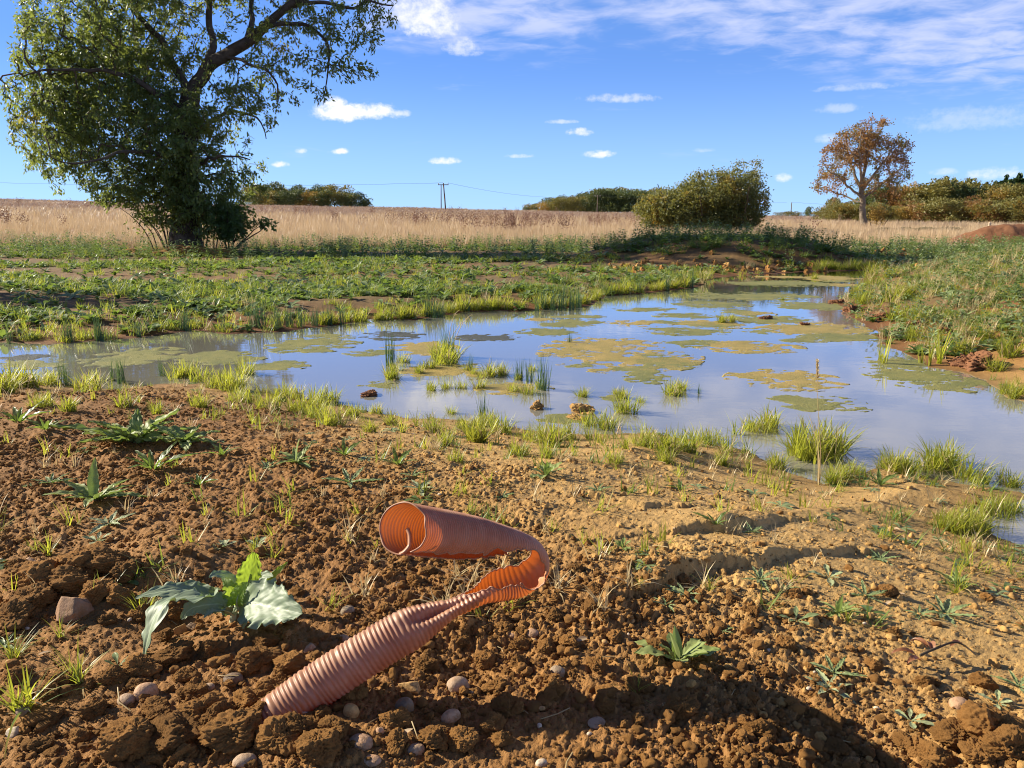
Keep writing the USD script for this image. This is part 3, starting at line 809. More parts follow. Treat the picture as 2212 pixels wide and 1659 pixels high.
    # leaves in drooping sprays at and behind the tips
    tips = np.array([g.P[i] for i in g.tips]); back = np.array([g.P[g.par[g.par[i]]] for i in g.tips])
    N = 34
    at = rng.random((len(tips), N)) ** .6
    P = (back[:, None] + (tips - back)[:, None] * at[..., None]).reshape(-1, 3) + rng.normal(0, .055, (len(tips) * N, 3))
    D = np.repeat(unit(tips - back), N, 0) * .5 + rng.normal(0, .55, (len(P), 3)); D[:, 2] -= .45
    part(path, 'crown', leaf_quads(P, D, rng.uniform(.06, .115, len(P)), rng.uniform(.026, .042, len(P)), rng), 'ash_leaf', smooth=False, kind='stuff')
    # thin suckers round the foot
    st, lv, ld = [], [], []
    for i in range(15):
        a = rng.uniform(0, 2 * np.pi); r0 = rng.uniform(.36, .62)
        b = base + [r0 * math.cos(a), r0 * math.sin(a), .08]
        h = rng.uniform(.7, 1.7); o = np.array([math.cos(a), math.sin(a), 0]) * rng.uniform(.1, .6)
        pts = np.array([b, b + o * .3 + [0, 0, h * .5], b + o + [rng.normal(0, .08), rng.normal(0, .08), h]])
        st.append(tube(spline(pts, 7), np.linspace(.016, .005, 7), 4, cap=False))
        for q in range(14):
            t = rng.uniform(.45, 1); lv.append(pts[0] + (pts[2] - pts[0]) * t + rng.normal(0, .07, 3)); ld.append(rng.normal(0, .6, 3) + [0, 0, -.2])
    part(path, 'suckers', cat_(st), 'bark', kind='stuff')
    part(path, 'sucker_leaves', leaf_quads(np.array(lv), np.array(ld), .085, .036, rng), 'ash_leaf', smooth=False, kind='stuff')
    return base, k


ASH, PXM = ash_tree()


def bush(name, label, cat, base, stems, blobs, leaf, n_leaf, size, spacing, bark='twig_dark', spread=.1, r_tip=.004, droop=-.1, hole=.36, group=None, twig_kind='stuff', names=None, rs=np.random.default_rng(3), sides=(6, 4, 3), jit=None, power=2.4, shell=2.4):
    path = thing(name, label, cat, group=group)
    g = Grow(rs)
    for i, (p, r) in enumerate(stems): g.limb(p, r, max(.12, spacing * .6), i, attach=(i > 0 and names is not None))
    T = in_blobs(rs, blobs, spacing, shell)
    T = T[meshkit.fbm(T * (.35 / spacing), 3, 78) > hole]
    g.fill(T, wob=.12, sag=.05, inter=2, plen=.2)
    g.finish(r_tip, power)
    tree_parts(path, g, bark, bark, names or ['stem'] * len(stems), sides=sides)
    tips = np.array([g.P[i] for i in g.tips]); back = np.array([g.P[g.par[g.par[i]]] for i in g.tips])
    N = n_leaf
    P = (back[:, None] + (tips - back)[:, None] * (rs.random((len(tips), N)) ** .6)[..., None]).reshape(-1, 3) + rs.normal(0, jit or spacing * .22, (len(tips) * N, 3))
    D = np.repeat(unit(tips - back), N, 0) * .6 + rs.normal(0, .6, (len(P), 3)); D[:, 2] += droop
    part(path, 'crown', leaf_quads(P, D, rs.uniform(.7, 1.25, len(P)) * size, rs.uniform(.45, .7, len(P)) * size, rs), leaf, smooth=False, kind='stuff')
    return path


# small shrub at the foot of the ash, half bare
b0 = ASH + [1.05, -.25, .1]
bush('elder_shrub', 'small dark shrub with bare arching twigs at the foot of the ash tree', 'shrub', b0,
     [([b0 + [dx * .1, dy * .1, 0], b0 + [dx * .5, dy * .5, h * .5], b0 + [dx, dy, h]], [.02, .014, .006]) for dx, dy, h in ((-.3, 0, .8), (.1, -.2, .9), (.35, .1, .7), (.7, 0, .55), (.95, -.1, .62), (.15, .3, .6))],
     [(b0[0] + .05, b0[1], b0[2] + .62, .42, .4, .40, 1.6), (b0[0] + .75, b0[1], b0[2] + .55, .32, .25, .22, .5)], 'ash_leaf', 12, .07, .11, hole=.33)

# hawthorn behind the bank
BY = 29.0
bk = np.linalg.norm(at_depth(1501, 480, BY) - at_depth(1500, 480, BY))
Wb = lambda px, py, dy=0.0: at_depth(px, py, BY + dy)
gz = float(base_height(*Wb(1520, 500)[:2]))
def Bb(px, py, dy, rx, ry, rd, w): return (*Wb(px, py, dy), rx * bk, rd * bk, ry * bk, w)
rs_ = np.random.default_rng(9)
stems = []
for i in range(15):
    px = 1430 + 165 * (i + rs_.uniform(-.3, .3)) / 14; dy = rs_.uniform(-1, 1)
    a = Wb(px, 500, dy); a[2] = gz - .05
    stems.append(([a, Wb(px + (px - 1515) * .15, 460, dy * 1.3), Wb(px + (px - 1515) * .45 + rs_.uniform(-15, 15), 415 + rs_.uniform(-20, 25), dy * 1.8)], [.035, .026, .014]))
bush('hawthorn_bush', 'broad olive-green hawthorn bush with yellowing leaves standing behind the grassy bank', 'bush', None, stems,
     [Bb(1455, 452, 0, 85, 42, 80, 1.0), Bb(1545, 428, 0, 92, 56, 90, 1.0), Bb(1595, 435, 0, 62, 66, 70, 1.1), Bb(1425, 468, 0, 48, 26, 50, 1.1), Bb(1520, 475, 0, 125, 27, 90, 1.1), Bb(1615, 372, 0, 40, 26, 30, .3), Bb(1650, 402, 0, 22, 34, 30, .25), Bb(1400, 452, 0, 34, 22, 40, .5), Bb(1530, 378, 0, 30, 16, 30, .3), Bb(1610, 354, 0, 34, 11, 30, .25), Bb(1595, 370, 0, 42, 20, 40, .55), Bb(1482, 408, 0, 42, 18, 40, .35)],
     'thorn_leaf', 20, .085, .21, hole=.37, jit=.075, rs=np.random.default_rng(3))

# rust-coloured tree at the right
SY = 46.0
Ws = lambda px, py, dy=0.0: at_depth(px, py, SY + dy)
sk = np.linalg.norm(Ws(1866, 400) - Ws(1865, 400))
sz = float(base_height(*Ws(1865, 495)[:2]))
def Bs(px, py, dy, rx, ry, rd, w): return (*Ws(px, py, dy), rx * sk, rd * sk, ry * sk, w)
b_ = Ws(1866, 496); b_[2] = sz - .1
sy_l = [([b_, Ws(1864, 465), Ws(1862, 435), Ws(1861, 405)], [.22, .18, .155, .14]),
        ([Ws(1861, 405), Ws(1868, 360), Ws(1876, 310), Ws(1884, 268)], [.12, .09, .06, .02]),
        ([Ws(1861, 410), Ws(1845, 370, .5), Ws(1830, 325, .8), Ws(1828, 285, 1)], [.10, .075, .05, .02]),
        ([Ws(1862, 428), Ws(1830, 400, -.5), Ws(1800, 375, -1), Ws(1775, 350, -1)], [.085, .06, .04, .015]),
        ([Ws(1861, 412), Ws(1890, 375, -.6), Ws(1915, 340, -1), Ws(1940, 310, -1)], [.10, .07, .045, .02]),
        ([Ws(1862, 430), Ws(1895, 405, .8), Ws(1925, 380, 1.2), Ws(1950, 360, 1.3)], [.08, .06, .04, .015]),
        ([Ws(1863, 440), Ws(1835, 428, .9), Ws(1800, 415, 1.3), Ws(1765, 402, 1.4)], [.06, .045, .03, .012]),
        ([Ws(1861, 405), Ws(1858, 360, -1), Ws(1856, 315, -1.4), Ws(1862, 275, -1.5)], [.08, .06, .04, .015])]
bush('sycamore_tree', 'lone tree with rust-orange autumn leaves and a pale bare trunk', 'tree', None, sy_l,
     [Bs(1886, 285, 0, 42, 32, 45, 1.0), Bs(1850, 315, 0, 50, 40, 55, .8), Bs(1905, 325, 0, 55, 42, 60, .9), Bs(1815, 350, 0, 45, 42, 55, .8), Bs(1930, 370, 0, 36, 32, 45, .9), Bs(1785, 395, 0, 32, 22, 40, .9), Bs(1860, 370, 0, 60, 45, 60, .18), Bs(1900, 400, 0, 42, 25, 50, .55), Bs(1940, 320, 0, 26, 26, 30, .9), Bs(1800, 425, 0, 25, 14, 25, .5)],
     'rust_leaf', 21, .115, .38, shell=6.0, jit=.10, bark='bark_pale', hole=.38, names=['trunk'] + ['branch'] * 7, r_tip=.011, power=2.5, rs=np.random.default_rng(4))

# ------------------------------------------------------------------ far woods: each tree is a trunk and a crown
def crown_mesh(rs, kind, n, size, tall=1.0):
    """Unit-height crowns: lumpy, ragged, made of leaf clumps."""
    out = []
    if kind == 'round':
        lob = [(rs.normal(0, .16), rs.normal(0, .16), rs.uniform(.35, .78), rs.uniform(.16, .27)) for _ in range(13)] + [(rs.normal(0, .22), rs.normal(0, .22), rs.uniform(.12, .35), rs.uniform(.14, .22)) for _ in range(7)]
    elif kind == 'bushy':
        lob = [(rs.normal(0, .30), rs.normal(0, .26), rs.uniform(.18, .72), rs.uniform(.14, .26)) for _ in range(20)] + [(rs.normal(0, .4), rs.normal(0, .3), rs.uniform(.1, .25), .16) for _ in range(8)]
    if kind in ('round', 'bushy'):
        ar = np.array([l_[3] ** 2 for l_ in lob]); pick = rs.choice(len(lob), n, p=ar / ar.sum())
        L = np.array(lob)[pick]; d = unit(rs.normal(size=(n, 3))); d[:, 2] = np.where(rs.random(n) < .75, np.abs(d[:, 2]), d[:, 2])
        P = L[:, :3] + d * (L[:, 3:] * rs.uniform(.72, 1.12, (n, 1)))
        D = d + rs.normal(0, .6, (n, 3))
    else:   # conifer: whorls of drooping boughs
        t = rs.random(n) ** .8; az = np.round(rs.random(n) * 9) / 9 * 2 * np.pi + np.floor(t * 12) * .7 + rs.normal(0, .12, n)
        lvl = (np.floor(t * 12) + .2 + rs.normal(0, .12, n)) / 12
        rr = (1 - lvl) ** .8 * .30 * rs.random(n) ** .5 * (1 + .3 * np.sin(az * 3 + np.floor(t * 12)))
        P = np.stack([rr * np.cos(az), rr * np.sin(az), .06 + lvl * .94 - rr * .25], 1)
        D = np.stack([np.cos(az), np.sin(az), np.full(n, -.1)], 1) + rs.normal(0, .35, (n, 3))
        top = rs.random(n) < .03; P[top] = np.c_[rs.normal(0, .01, (top.sum(), 2)), rs.uniform(.9, 1.03, top.sum())]; D[top] = [0, 0, 1]
    P = P[:, :3]; keep = P[:, 2] > .01
    return leaf_quads(P[keep], D[keep], size * rs.uniform(.6, 1.3, keep.sum()), size * .62, rs)


def wood_kind(nme, shape, mat, n, size, seed, trunk=.3, bark='bark'):
    rs = np.random.default_rng(seed); k = kind_of(nme)
    if trunk: part(k, 'trunk', tube(np.array([[0, 0, -.03], [.01, 0, trunk * .5], [0, .01, trunk]]), [.03, .022, .015], 6), bark)
    part(k, 'crown', crown_mesh(rs, shape, n, size), mat, smooth=False, kind='stuff')
    return k


WK = {'green': [wood_kind('round_green_tree', 'round', 'wood_green', 2600, .055, 1), wood_kind('round_green_tree', 'round', 'wood_green', 2600, .055, 2)], 'olive': [wood_kind('round_olive_tree', 'round', 'wood_olive', 2600, .055, 3), wood_kind('bushy_olive_tree', 'bushy', 'wood_olive', 3200, .055, 4)],
      'gold': [wood_kind('bushy_gold_tree', 'bushy', 'wood_gold', 3200, .05, 5), wood_kind('round_gold_tree', 'round', 'wood_gold', 2600, .05, 6)], 'rust': [wood_kind('bushy_rust_tree', 'bushy', 'wood_rust', 3200, .05, 7)],
      'conifer': [wood_kind('conifer', 'conifer', 'needle', 4200, .08, 8, trunk=.9), wood_kind('conifer', 'conifer', 'needle', 4200, .08, 9, trunk=.9)], 'low': [wood_kind('low_shrub', 'bushy', 'low_shrub', 2600, .06, 10, trunk=.25)]}
ORD = 'first second third fourth fifth sixth seventh eighth ninth tenth eleventh twelfth thirteenth fourteenth fifteenth sixteenth seventeenth eighteenth nineteenth twentieth'.split()


def ordinal(i):
    if i < 20: return ORD[i]
    t, u = divmod(i + 1, 10)
    if not u: return ('thirtieth', 'fortieth', 'fiftieth', 'sixtieth', 'seventieth', 'eightieth', 'ninetieth', 'hundredth')[t - 3]
    return ('twenty', 'thirty', 'forty', 'fifty', 'sixty', 'seventy', 'eighty', 'ninety')[t - 2] + '-' + ORD[u - 1]


def wood(rows, look, where, group, name, noun, rs):
    """rows: (px, py_base, py_top, depth, kind, widen), left to right."""
    rows = sorted(rows)
    for i, (px, pb, pt, Y, kd, wd) in enumerate(rows):
        p = at_depth(px, pb, Y); z = float(base_height(p[0], p[1])) - .1
        z = min(z, p[2] + 1.5) if Y < 150 else p[2] - .3
        h = (at_depth(px, pt, Y)[2] - z) * (1.12 if kd != 'low' else 1.0)
        kk = WK[kd][int(rs.integers(len(WK[kd])))]
        copy_of(kk, name[kd] if isinstance(name, dict) else name, f'{look[kd]} {ordinal(i)} from the left in {where}', noun, (p[0], p[1], z), rs.uniform(0, 6.28), (h * wd * rs.uniform(.9, 1.15), h * wd * rs.uniform(.9, 1.15), h), group)


rs = np.random.default_rng(21)
rows = []
for i, px in enumerate(np.linspace(545, 785, 17)):
    t = (px - 530) / 265; top = 402 + 34 * max(0, t - .72) / .28 - 4 * math.sin(t * 9) + (6 if i % 3 else 0)
    rows.append((px + rs.uniform(-5, 5), 452, top + rs.uniform(-4, 4), 330 + (i % 3) * 9, 'green' if i % 4 else 'olive', 1.0))
for i, px in enumerate(np.linspace(550, 790, 9)): rows.append((px, 452, 416 + 10 * max(0, (px - 700) / 90) + rs.uniform(-4, 3), 318, ('green', 'olive', 'green', 'green', 'gold')[i % 5], 1.35))
LOOK = {'green': 'dark green far tree', 'olive': 'olive far tree', 'gold': 'yellowing far tree', 'rust': 'russet far tree', 'conifer': 'dark pointed conifer', 'low': 'low dark shrub'}
wood(rows, LOOK, 'the copse beyond the ash tree', 'trees of the far copse', {'green': 'copse_tree', 'olive': 'copse_tree', 'gold': 'copse_tree', 'rust': 'copse_tree'}, 'tree', rs)
rows = []
for i, px in enumerate(np.linspace(1135, 1410, 24)):
    t = (px - 1130) / 270; top = 449 - 36 * min(1, t / .62) ** .8 + rs.uniform(-4, 4)
    rows.append((px + rs.uniform(-4, 4), 468, top, 300 + (i % 3) * 9, ('green', 'olive', 'green', 'gold', 'olive')[i % 5] if t < .5 else ('green', 'green', 'olive')[i % 3], 1.15))
wood(rows, LOOK, 'the tree line left of the hawthorn', 'trees of the far tree line', 'far_tree', 'tree', rs)
rows = []
for i, px in enumerate(np.linspace(1775, 2330, 40)):
    t = (px - 1775) / 437; top = 462 - 56 * min(1, t / .35) ** .7 + rs.uniform(-16, 12)
    if px > 2080: top += rs.uniform(0, 14)
    rows.append((px + rs.uniform(-6, 6), 491, top, 84 - 10 * min(1, t) + (i % 2) * 4, ('olive', 'green', 'olive', 'rust', 'olive', 'gold', 'green')[i % 7], .95))
for i, px in enumerate(np.linspace(1800, 2340, 36)): rows.append((px + rs.uniform(-7, 7), 491, 450 - 12 * min(1, (px - 1800) / 200) + rs.uniform(-14, 14), 76 - 8 * min(1, (px - 1800) / 400), ('olive', 'olive', 'gold', 'rust')[i % 4], 1.15))
wood(rows, LOOK, 'the autumn thicket at the right', 'shrubs of the autumn thicket', 'thicket_tree', 'tree', rs)
rows = [(px, 490, pt + 9, 92 + rs.uniform(-3, 3), 'conifer', rs.uniform(1.3, 1.9)) for px, pt in ((2018, 398), (2034, 392), (2050, 396), (2066, 401), (2082, 396), (2100, 404), (2120, 402), (2138, 400), (2160, 389), (2172, 397), (2188, 386), (2205, 392), (2235, 388), (2262, 394))]
wood(rows, LOOK, 'the row above the thicket', 'conifers above the thicket', 'conifer_tree', 'tree', rs)
rows = [(px, 508, 488 + rs.uniform(-2, 5), 33 + rs.uniform(-1, 1), 'low', 1.9) for px in np.linspace(1905, 2065, 12)]
wood(rows, LOOK, 'the low row beside the rust-leaved tree', 'low shrubs beside the rust-leaved tree', 'low_shrub', 'shrub', rs)
rows = [(px, 470, pt, 190, 'olive', 1.7) for px, pt in ((1690, 458), (1706, 457), (1722, 459), (1760, 458), (1775, 455))] + [(1745, 470, 447, 185, 'green', .75), (1790, 470, 440, 180, 'gold', .8), (1806, 470, 445, 178, 'green', 1.1)]
wood(rows, LOOK, 'the far hedge behind the rust-leaved tree', 'far hedge behind the rust-leaved tree', 'hedge_tree', 'tree', rs)
rs3 = np.random.default_rng(31)
c3 = Ws(1893, 485, -1.0)
bush('bramble_shrub', 'small golden-leaved shrub at the foot of the rust-coloured tree', 'shrub', None, [([[c3[0] + dx, c3[1], sz], [c3[0] + dx * 2, c3[1], sz + .5], [c3[0] + dx * 3, c3[1], sz + 1.0]], [.03, .02, .01]) for dx in (-.2, 0, .15, .3)],
     [(c3[0], c3[1], sz + .8, .55, .5, .75, 1.0)], 'wood_gold', 14, .10, .22, rs=rs3)

# ------------------------------------------------------------------ poles and wires
def pole(px, top, bottom, Y, label, lean=0.0, arms=1, r=.13, name='power_pole'):
    p = at_depth(px, bottom, Y); t = at_depth(px, top, Y); h = t[2] - p[2]
    path = thing(name, label, 'pole', p)
    part(path, 'post', tube(np.array([[0, 0, -1.0], [lean * .5, 0, h * .5], [lean, 0, h]]), [r * 1.15, r, r * .8], 8), 'pole_wood')
    for a in range(arms):
        z = h - .35 - a * .9
        part(path, 'crossarm', turn((trimesh.creation.box([2.0, .12, .14]).vertices, trimesh.creation.box([2.0, .12, .14]).faces), at=(lean, -.12, z)), 'pole_wood', smooth=False)
        for dx in (-.9, 0, .9): part(path, 'insulator', tube(np.array([[lean + dx, -.12, z + .06], [lean + dx, -.12, z + .2], [lean + dx, -.12, z + .36]]), [.05, .08, .03], 6), 'porcelain')
    return p + np.array([lean, -.12, h])


t1 = pole(964, 395, 466, 150.0, 'dark wooden power pole with a crossarm, nearer of the two in the field', lean=-.45)
t2 = pole(953, 399, 452, 205.0, 'thin wooden power pole just left of the nearer one, on the crest', lean=0.1, arms=0)
t3 = pole(1290, 421, 459, 250.0, 'far wooden power pole in front of the tree line left of the hawthorn', arms=1)
t4 = pole(1708, 437, 468, 215.0, 'slim wooden pole standing between the hawthorn and the rust-leaved tree', arms=0)
def span(a, b, sag, label):
    w = np.linspace(0, 1, 22)[:, None]; pts = np.asarray(a) + (np.asarray(b) - a) * w; pts[:, 2] -= sag * 4 * (w * (1 - w))[:, 0]
    x = usdkit.mesh(stage, numbered('/World', 'power_line'), tube(pts, .022, 3), MAT['wire'], smooth=True); tag(x.GetPrim(), label, 'power line')
L0 = at_depth(-420, 378, 168.0)
span(L0, t1, 1.2, 'thin power line from the left edge to the nearer pole')
span(t1 + [.9, 0, 0], t3, 1.6, 'thin power line sagging from the nearer pole to the far pole')
span(t3, at_depth(1700, 437, 235.0), 1.2, 'thin power line running on behind the hawthorn')
span(t4, at_depth(2400, 447, 230.0), 1.2, 'thin power line running right from the slim pole')
p = at_depth(2137, 488, 26.0); z0 = float(base_height(p[0], p[1])); zt = at_depth(2137, 484, 26.0)[2]
path = thing('marker_post', 'small white marker post in front of the thicket', 'post', (p[0], p[1], z0))
part(path, 'post', tube(np.array([[0, 0, -.1], [0, 0, .5 * (zt - z0)], [0, 0, zt - z0]]), [.04, .04, .04], 8), 'stone_white')
part(path, 'cap', tube(np.array([[0, 0, zt - z0], [0, 0, zt - z0 + .03], [0, 0, zt - z0 + .06]]), [.05, .05, .02], 8), 'stone_white')


# ------------------------------------------------------------------ the torn drain pipe
n = {'g': ('geometry', {}), 'c': ('texture_coordinate', {}), 'n': ('noise_texture', dict(scale=38.0, detail=6.0, roughness=0.7)), 'n2': ('noise_texture', dict(scale=300.0, detail=3.0)), 'r': ('rgb_ramp', dict(ramp=[(0.3, (.30, .135, .066)), (0.5, (.375, .188, .102)), (0.72, (.45, .28, .18))])),
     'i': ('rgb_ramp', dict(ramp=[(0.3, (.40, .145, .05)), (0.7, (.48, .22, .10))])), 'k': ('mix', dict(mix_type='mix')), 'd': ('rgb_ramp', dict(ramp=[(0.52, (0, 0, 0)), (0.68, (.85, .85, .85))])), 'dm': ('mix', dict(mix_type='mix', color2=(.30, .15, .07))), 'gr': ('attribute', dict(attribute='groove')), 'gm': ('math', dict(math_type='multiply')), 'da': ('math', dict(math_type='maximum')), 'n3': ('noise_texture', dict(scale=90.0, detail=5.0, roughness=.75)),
     'rr': ('math', dict(math_type='multiply_add', value2=.5, value3=.25)), 'p': ('principled_bsdf', dict(specular_ior_level=.5)), 't': ('translucent_bsdf', dict(color=(.90, .20, .02))), 'm': ('mix_closure', dict(fac=.14))}
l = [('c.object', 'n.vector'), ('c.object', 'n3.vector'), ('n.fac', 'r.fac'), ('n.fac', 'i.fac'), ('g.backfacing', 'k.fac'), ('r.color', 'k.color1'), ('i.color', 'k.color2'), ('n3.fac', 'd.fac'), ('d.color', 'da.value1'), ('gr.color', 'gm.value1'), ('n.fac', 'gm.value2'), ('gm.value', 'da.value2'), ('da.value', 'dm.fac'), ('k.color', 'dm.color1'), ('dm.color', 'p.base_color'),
     ('n.fac', 'rr.value1'), ('rr.value', 'p.roughness'), ('p.BSDF', 'm.closure1'), ('t.BSDF', 'm.closure2')]
MAT['pipe'] = usdkit.material(stage, '/World/Looks/pipe', n, l, surface='m.closure')


def pipe_point(px, py, zc):
    a, b = (px - 1106.0) / FPX, (829.5 - py) / FPX
    c, s = math.cos(PITCH), math.sin(PITCH)
    return EYE + zc * np.array([a, c + b * s, -s + b * c])


def drain_pipe():
    from scipy.interpolate import PchipInterpolator
    rs = np.random.default_rng(77)
    #       px    py    zc    a      b     gap  pitch amp   dent
    K = [(520, 1612, .950, .0280, .0285, 0.00, 6.4, 1.7, 0.0),
         (600, 1545, .965, .0280, .0285, 0.00, 6.4, 1.7, 0.0),
         (700, 1472, .985, .0285, .0285, 0.00, 6.4, 1.7, 0.0),
         (800, 1408, 1.000, .0280, .0285, 0.00, 6.4, 1.7, .0),
         (880, 1362, 1.013, .0275, .030, 0.03, 6.2, 1.7, .14),
         (935, 1334, 1.025, .0200, .029, 0.08, 6.0, 1.7, .60),
         (985, 1311, 1.034, .0120, .027, 0.25, 5.8, 1.6, .30),
         (1030, 1290, 1.042, .0125, .026, .60, 5.6, 1.6, .10),
         (1072, 1267, 1.054, .0215, .030, 1.10, 5.6, 1.5, 0.0),
         (1115, 1252, 1.062, .0250, .034, 1.30, 5.2, 1.4, 0.0),
         (1144, 1237, 1.060, .0220, .036, 1.40, 5.0, 1.3, 0.0),
         (1150, 1208, 1.035, .0200, .036, 1.40, 4.6, 1.2, 0.0),
         (1128, 1184, 1.003, .0180, .034, 1.20, 4.2, 1.0, 0.0),
         (1075, 1170, .970, .0215, .032, .85, 3.8, 1.0, 0.0),
         (1010, 1160, .940, .0268, .030, .50, 3.5, 1.0, 0.0),
         (940, 1151, .912, .0290, .0295, .34, 3.5, 1.0, 0.0),
         (873, 1142, .885, .0295, .0290, .22, 3.5, 0.9, 0.0)]
    K = np.array(K, float)
    P = np.array([pipe_point(*k[:3]) for k in K])
    d = np.concatenate([[0], np.cumsum(np.linalg.norm(np.diff(P, axis=0), axis=1))])
    L = d[-1]; n = 1500; s = np.linspace(0, L, n)
    from scipy.interpolate import CubicSpline
    C = CubicSpline(d, P)(s)
    prm = PchipInterpolator(d, K[:, 3:])(s)
    a, b, gap, pitch, amp, dent = prm.T
    T = unit(np.gradient(C, axis=0))
    view = unit(C - EYE)
    S = unit(np.cross(T, view)) * -1.0       # towards the inside of the bend, in the plane one sees
    if (S[n // 2] @ (np.array([0, 0, 1.0]))) < 0: S = -S
    B = np.cross(T, S)                        # along the line of sight
    sgn = 1.0 if (B[n // 2] @ view[n // 2]) > 0 else -1.0
    B = B * sgn
    phase = np.cumsum(np.gradient(s) / (pitch / 1000)) * 2 * np.pi
    phase = phase + .9 * np.interp(s, np.linspace(0, L, 90), rs.normal(0, 1, 90))
    rib = (.5 + .5 * np.cos(phase)) ** .7
    amp = amp * np.interp(s, np.linspace(0, L, 70), rs.uniform(.7, 1.25, 70))
    m = 72
    u = np.linspace(0, 1, m)
    jag = .10 * np.interp(s, np.linspace(0, L, 160), rs.normal(0, 1, 160)) * np.clip(gap, 0, .6) / .6 + .035 * (rib - .5) * (gap > .15)
    g1 = np.clip(gap + jag, 0.0, 2.4)
    jag2 = .12 * np.interp(s, np.linspace(0, L, 120), rs.normal(0, 1, 120)) * np.clip(gap, 0, .6) / .6
    g2 = np.clip(gap * .9 + jag2, 0, 2.4)
    rot = PchipInterpolator(d, [0, 0, 0, 0, 0, 0, -.2, -.5, -.75, -.75, -.65, -.6, -.55, -.5, -.45, -.4, -.35])(s)
    phi = rot[:, None] + g1[:, None] + u[None] * (2 * np.pi - g1 - g2)[:, None]
    # a crease pressed in on the side turned to the viewer (phi = -pi/2 about)
    dphi = np.angle(np.exp(1j * (phi + np.pi / 2 - .35)))
    rad = 1 - dent[:, None] * np.exp(-(dphi / .42) ** 2) - .10 * dent[:, None] * np.exp(-((dphi - 1.0) / .3) ** 2)
    lump_ = 1 + .05 * (meshkit.noise(np.stack([s[:, None] * 28 + 0 * phi, np.cos(phi) * 1.2, np.sin(phi) * 1.2], -1), 5) - .5) * np.clip((gap[:, None] + dent[:, None]) * 2 + .25, 0, 1)
    corr = (amp[:, None] / 1000) * (rib[:, None] - .5)
    # ribs lie a little askew after the twist
    ca, sa = np.cos(phi), np.sin(phi)
    X = C[:, None] + ((a[:, None] * rad * lump_ + corr) * ca)[..., None] * S[:, None] + ((b[:, None] * rad * lump_ + corr) * sa)[..., None] * B[:, None]
    # bottom lip torn a little at the mouth
    edge = .004 * meshkit.noise(np.stack([u * 14, 0 * u, 0 * u], -1), 9)
    w = np.clip((s - (L - .03)) / .03, 0, 1) ** 2
    oblique = np.clip((s - (L - .12)) / .12, 0, 1) ** 1.5
    side = ((X - C[:, None]) * B[:, None]).sum(-1)
    X += (w[:, None] * edge[None] + oblique[:, None] * side * .42)[..., None] * T[:, None]
    I = np.arange(n * m).reshape(n, m)
    F = np.stack([I[:-1, :-1], I[1:, :-1], I[1:, 1:], I[:-1, 1:]], -1).reshape(-1, 4)
    F = np.vstack([F[:, [0, 1, 2]], F[:, [0, 2, 3]]])
    Vp = X.reshape(-1, 3)
    c_ = np.repeat(C, m, 0)
    fn = np.cross(Vp[F[:, 1]] - Vp[F[:, 0]], Vp[F[:, 2]] - Vp[F[:, 0]])
    if ((Vp[F[:, 0]] - c_[F[:, 0]]) * fn).sum(1).mean() < 0: F = F[:, ::-1]
    base = pipe_point(590, 1550, .965); base[2] = 0
    path = thing('drain_pipe', 'torn corrugated terracotta plastic drain pipe sticking out of the soil and curling back', 'pipe', base)
    pw = part(path, 'pipe_wall', (Vp - base, F), 'pipe', smooth=True)
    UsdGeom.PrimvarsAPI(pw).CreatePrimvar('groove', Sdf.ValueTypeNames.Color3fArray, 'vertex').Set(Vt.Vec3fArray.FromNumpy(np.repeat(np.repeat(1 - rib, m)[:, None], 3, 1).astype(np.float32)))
    lip = X[-1] - base
    part(path, 'rim', tube(lip, .0011, 6), 'pipe')
    e1, e2 = X[430:-1:3, 0] - base, X[430:-1:3, -1] - base
    part(path, 'torn_edge', tube(e1, .0009, 5), 'pipe'); part(path, 'torn_edge', tube(e2, .0009, 5), 'pipe')
    # curled strip of plastic inside the mouth
    pts = spline([pipe_point(862, 1197, .885), pipe_point(876, 1190, .880), pipe_point(885, 1176, .882), pipe_point(885, 1158, .886), pipe_point(879, 1141, .889)], 24) - base
    wv = unit(np.cross(np.gradient(pts, axis=0), view[-1])) * .0024 + view[-1] * .0008
    bulge = np.cross(wv, np.gradient(pts, axis=0)); bulge = unit(bulge) * .0012
    V2 = np.stack([pts - wv, pts + bulge, pts + wv, pts - bulge], 1).reshape(-1, 3); k = np.arange(23)
    f2 = []
    for q in range(4):
        r_ = (q + 1) % 4
        f2.append(np.stack([k * 4 + q, k * 4 + r_, k * 4 + 4 + r_, k * 4 + 4 + q], 1))
    f2 = np.vstack(f2); f2 = np.vstack([f2[:, [0, 1, 2]], f2[:, [0, 2, 3]], [[0, 1, 2], [0, 2, 3], [92, 94, 93], [92, 95, 94]]])
    part(path, 'torn_strip', (V2, f2), 'pipe')


drain_pipe()

# ------------------------------------------------------------------ stones and clods
def stone_mesh(rs, sx, sy, sz, rough=.12, angular=False):
    if angular:
        m = trimesh.convex.convex_hull(unit(rs.normal(size=(13, 3))) * rs.uniform(.75, 1.0, (13, 1)))
        m = m.subdivide().subdivide().subdivide()
        v = np.array(m.vertices); tm = trimesh.Trimesh(v, m.faces, process=True); trimesh.smoothing.filter_taubin(tm, iterations=6)
        v, f = np.array(tm.vertices), np.array(tm.faces)
        v += unit(v) * ((meshkit.fbm(v * 4, 4, int(rs.integers(99))) - .5) * .14)[:, None]
    else:
        m = trimesh.creation.icosphere(4); v, f = np.array(m.vertices), np.array(m.faces)
        o = rs.uniform(0, 50, 3)
        v = np.sign(v) * np.abs(v) ** .92
        v = v * (1 + rough * 2 * (meshkit.fbm(v * .9 + o, 3, 2) - .5))[:, None] * (1 + .02 * (meshkit.noise(v * 9 + o) - .5))[:, None]
    return v * [sx / 2, sy / 2, sz / 2], f


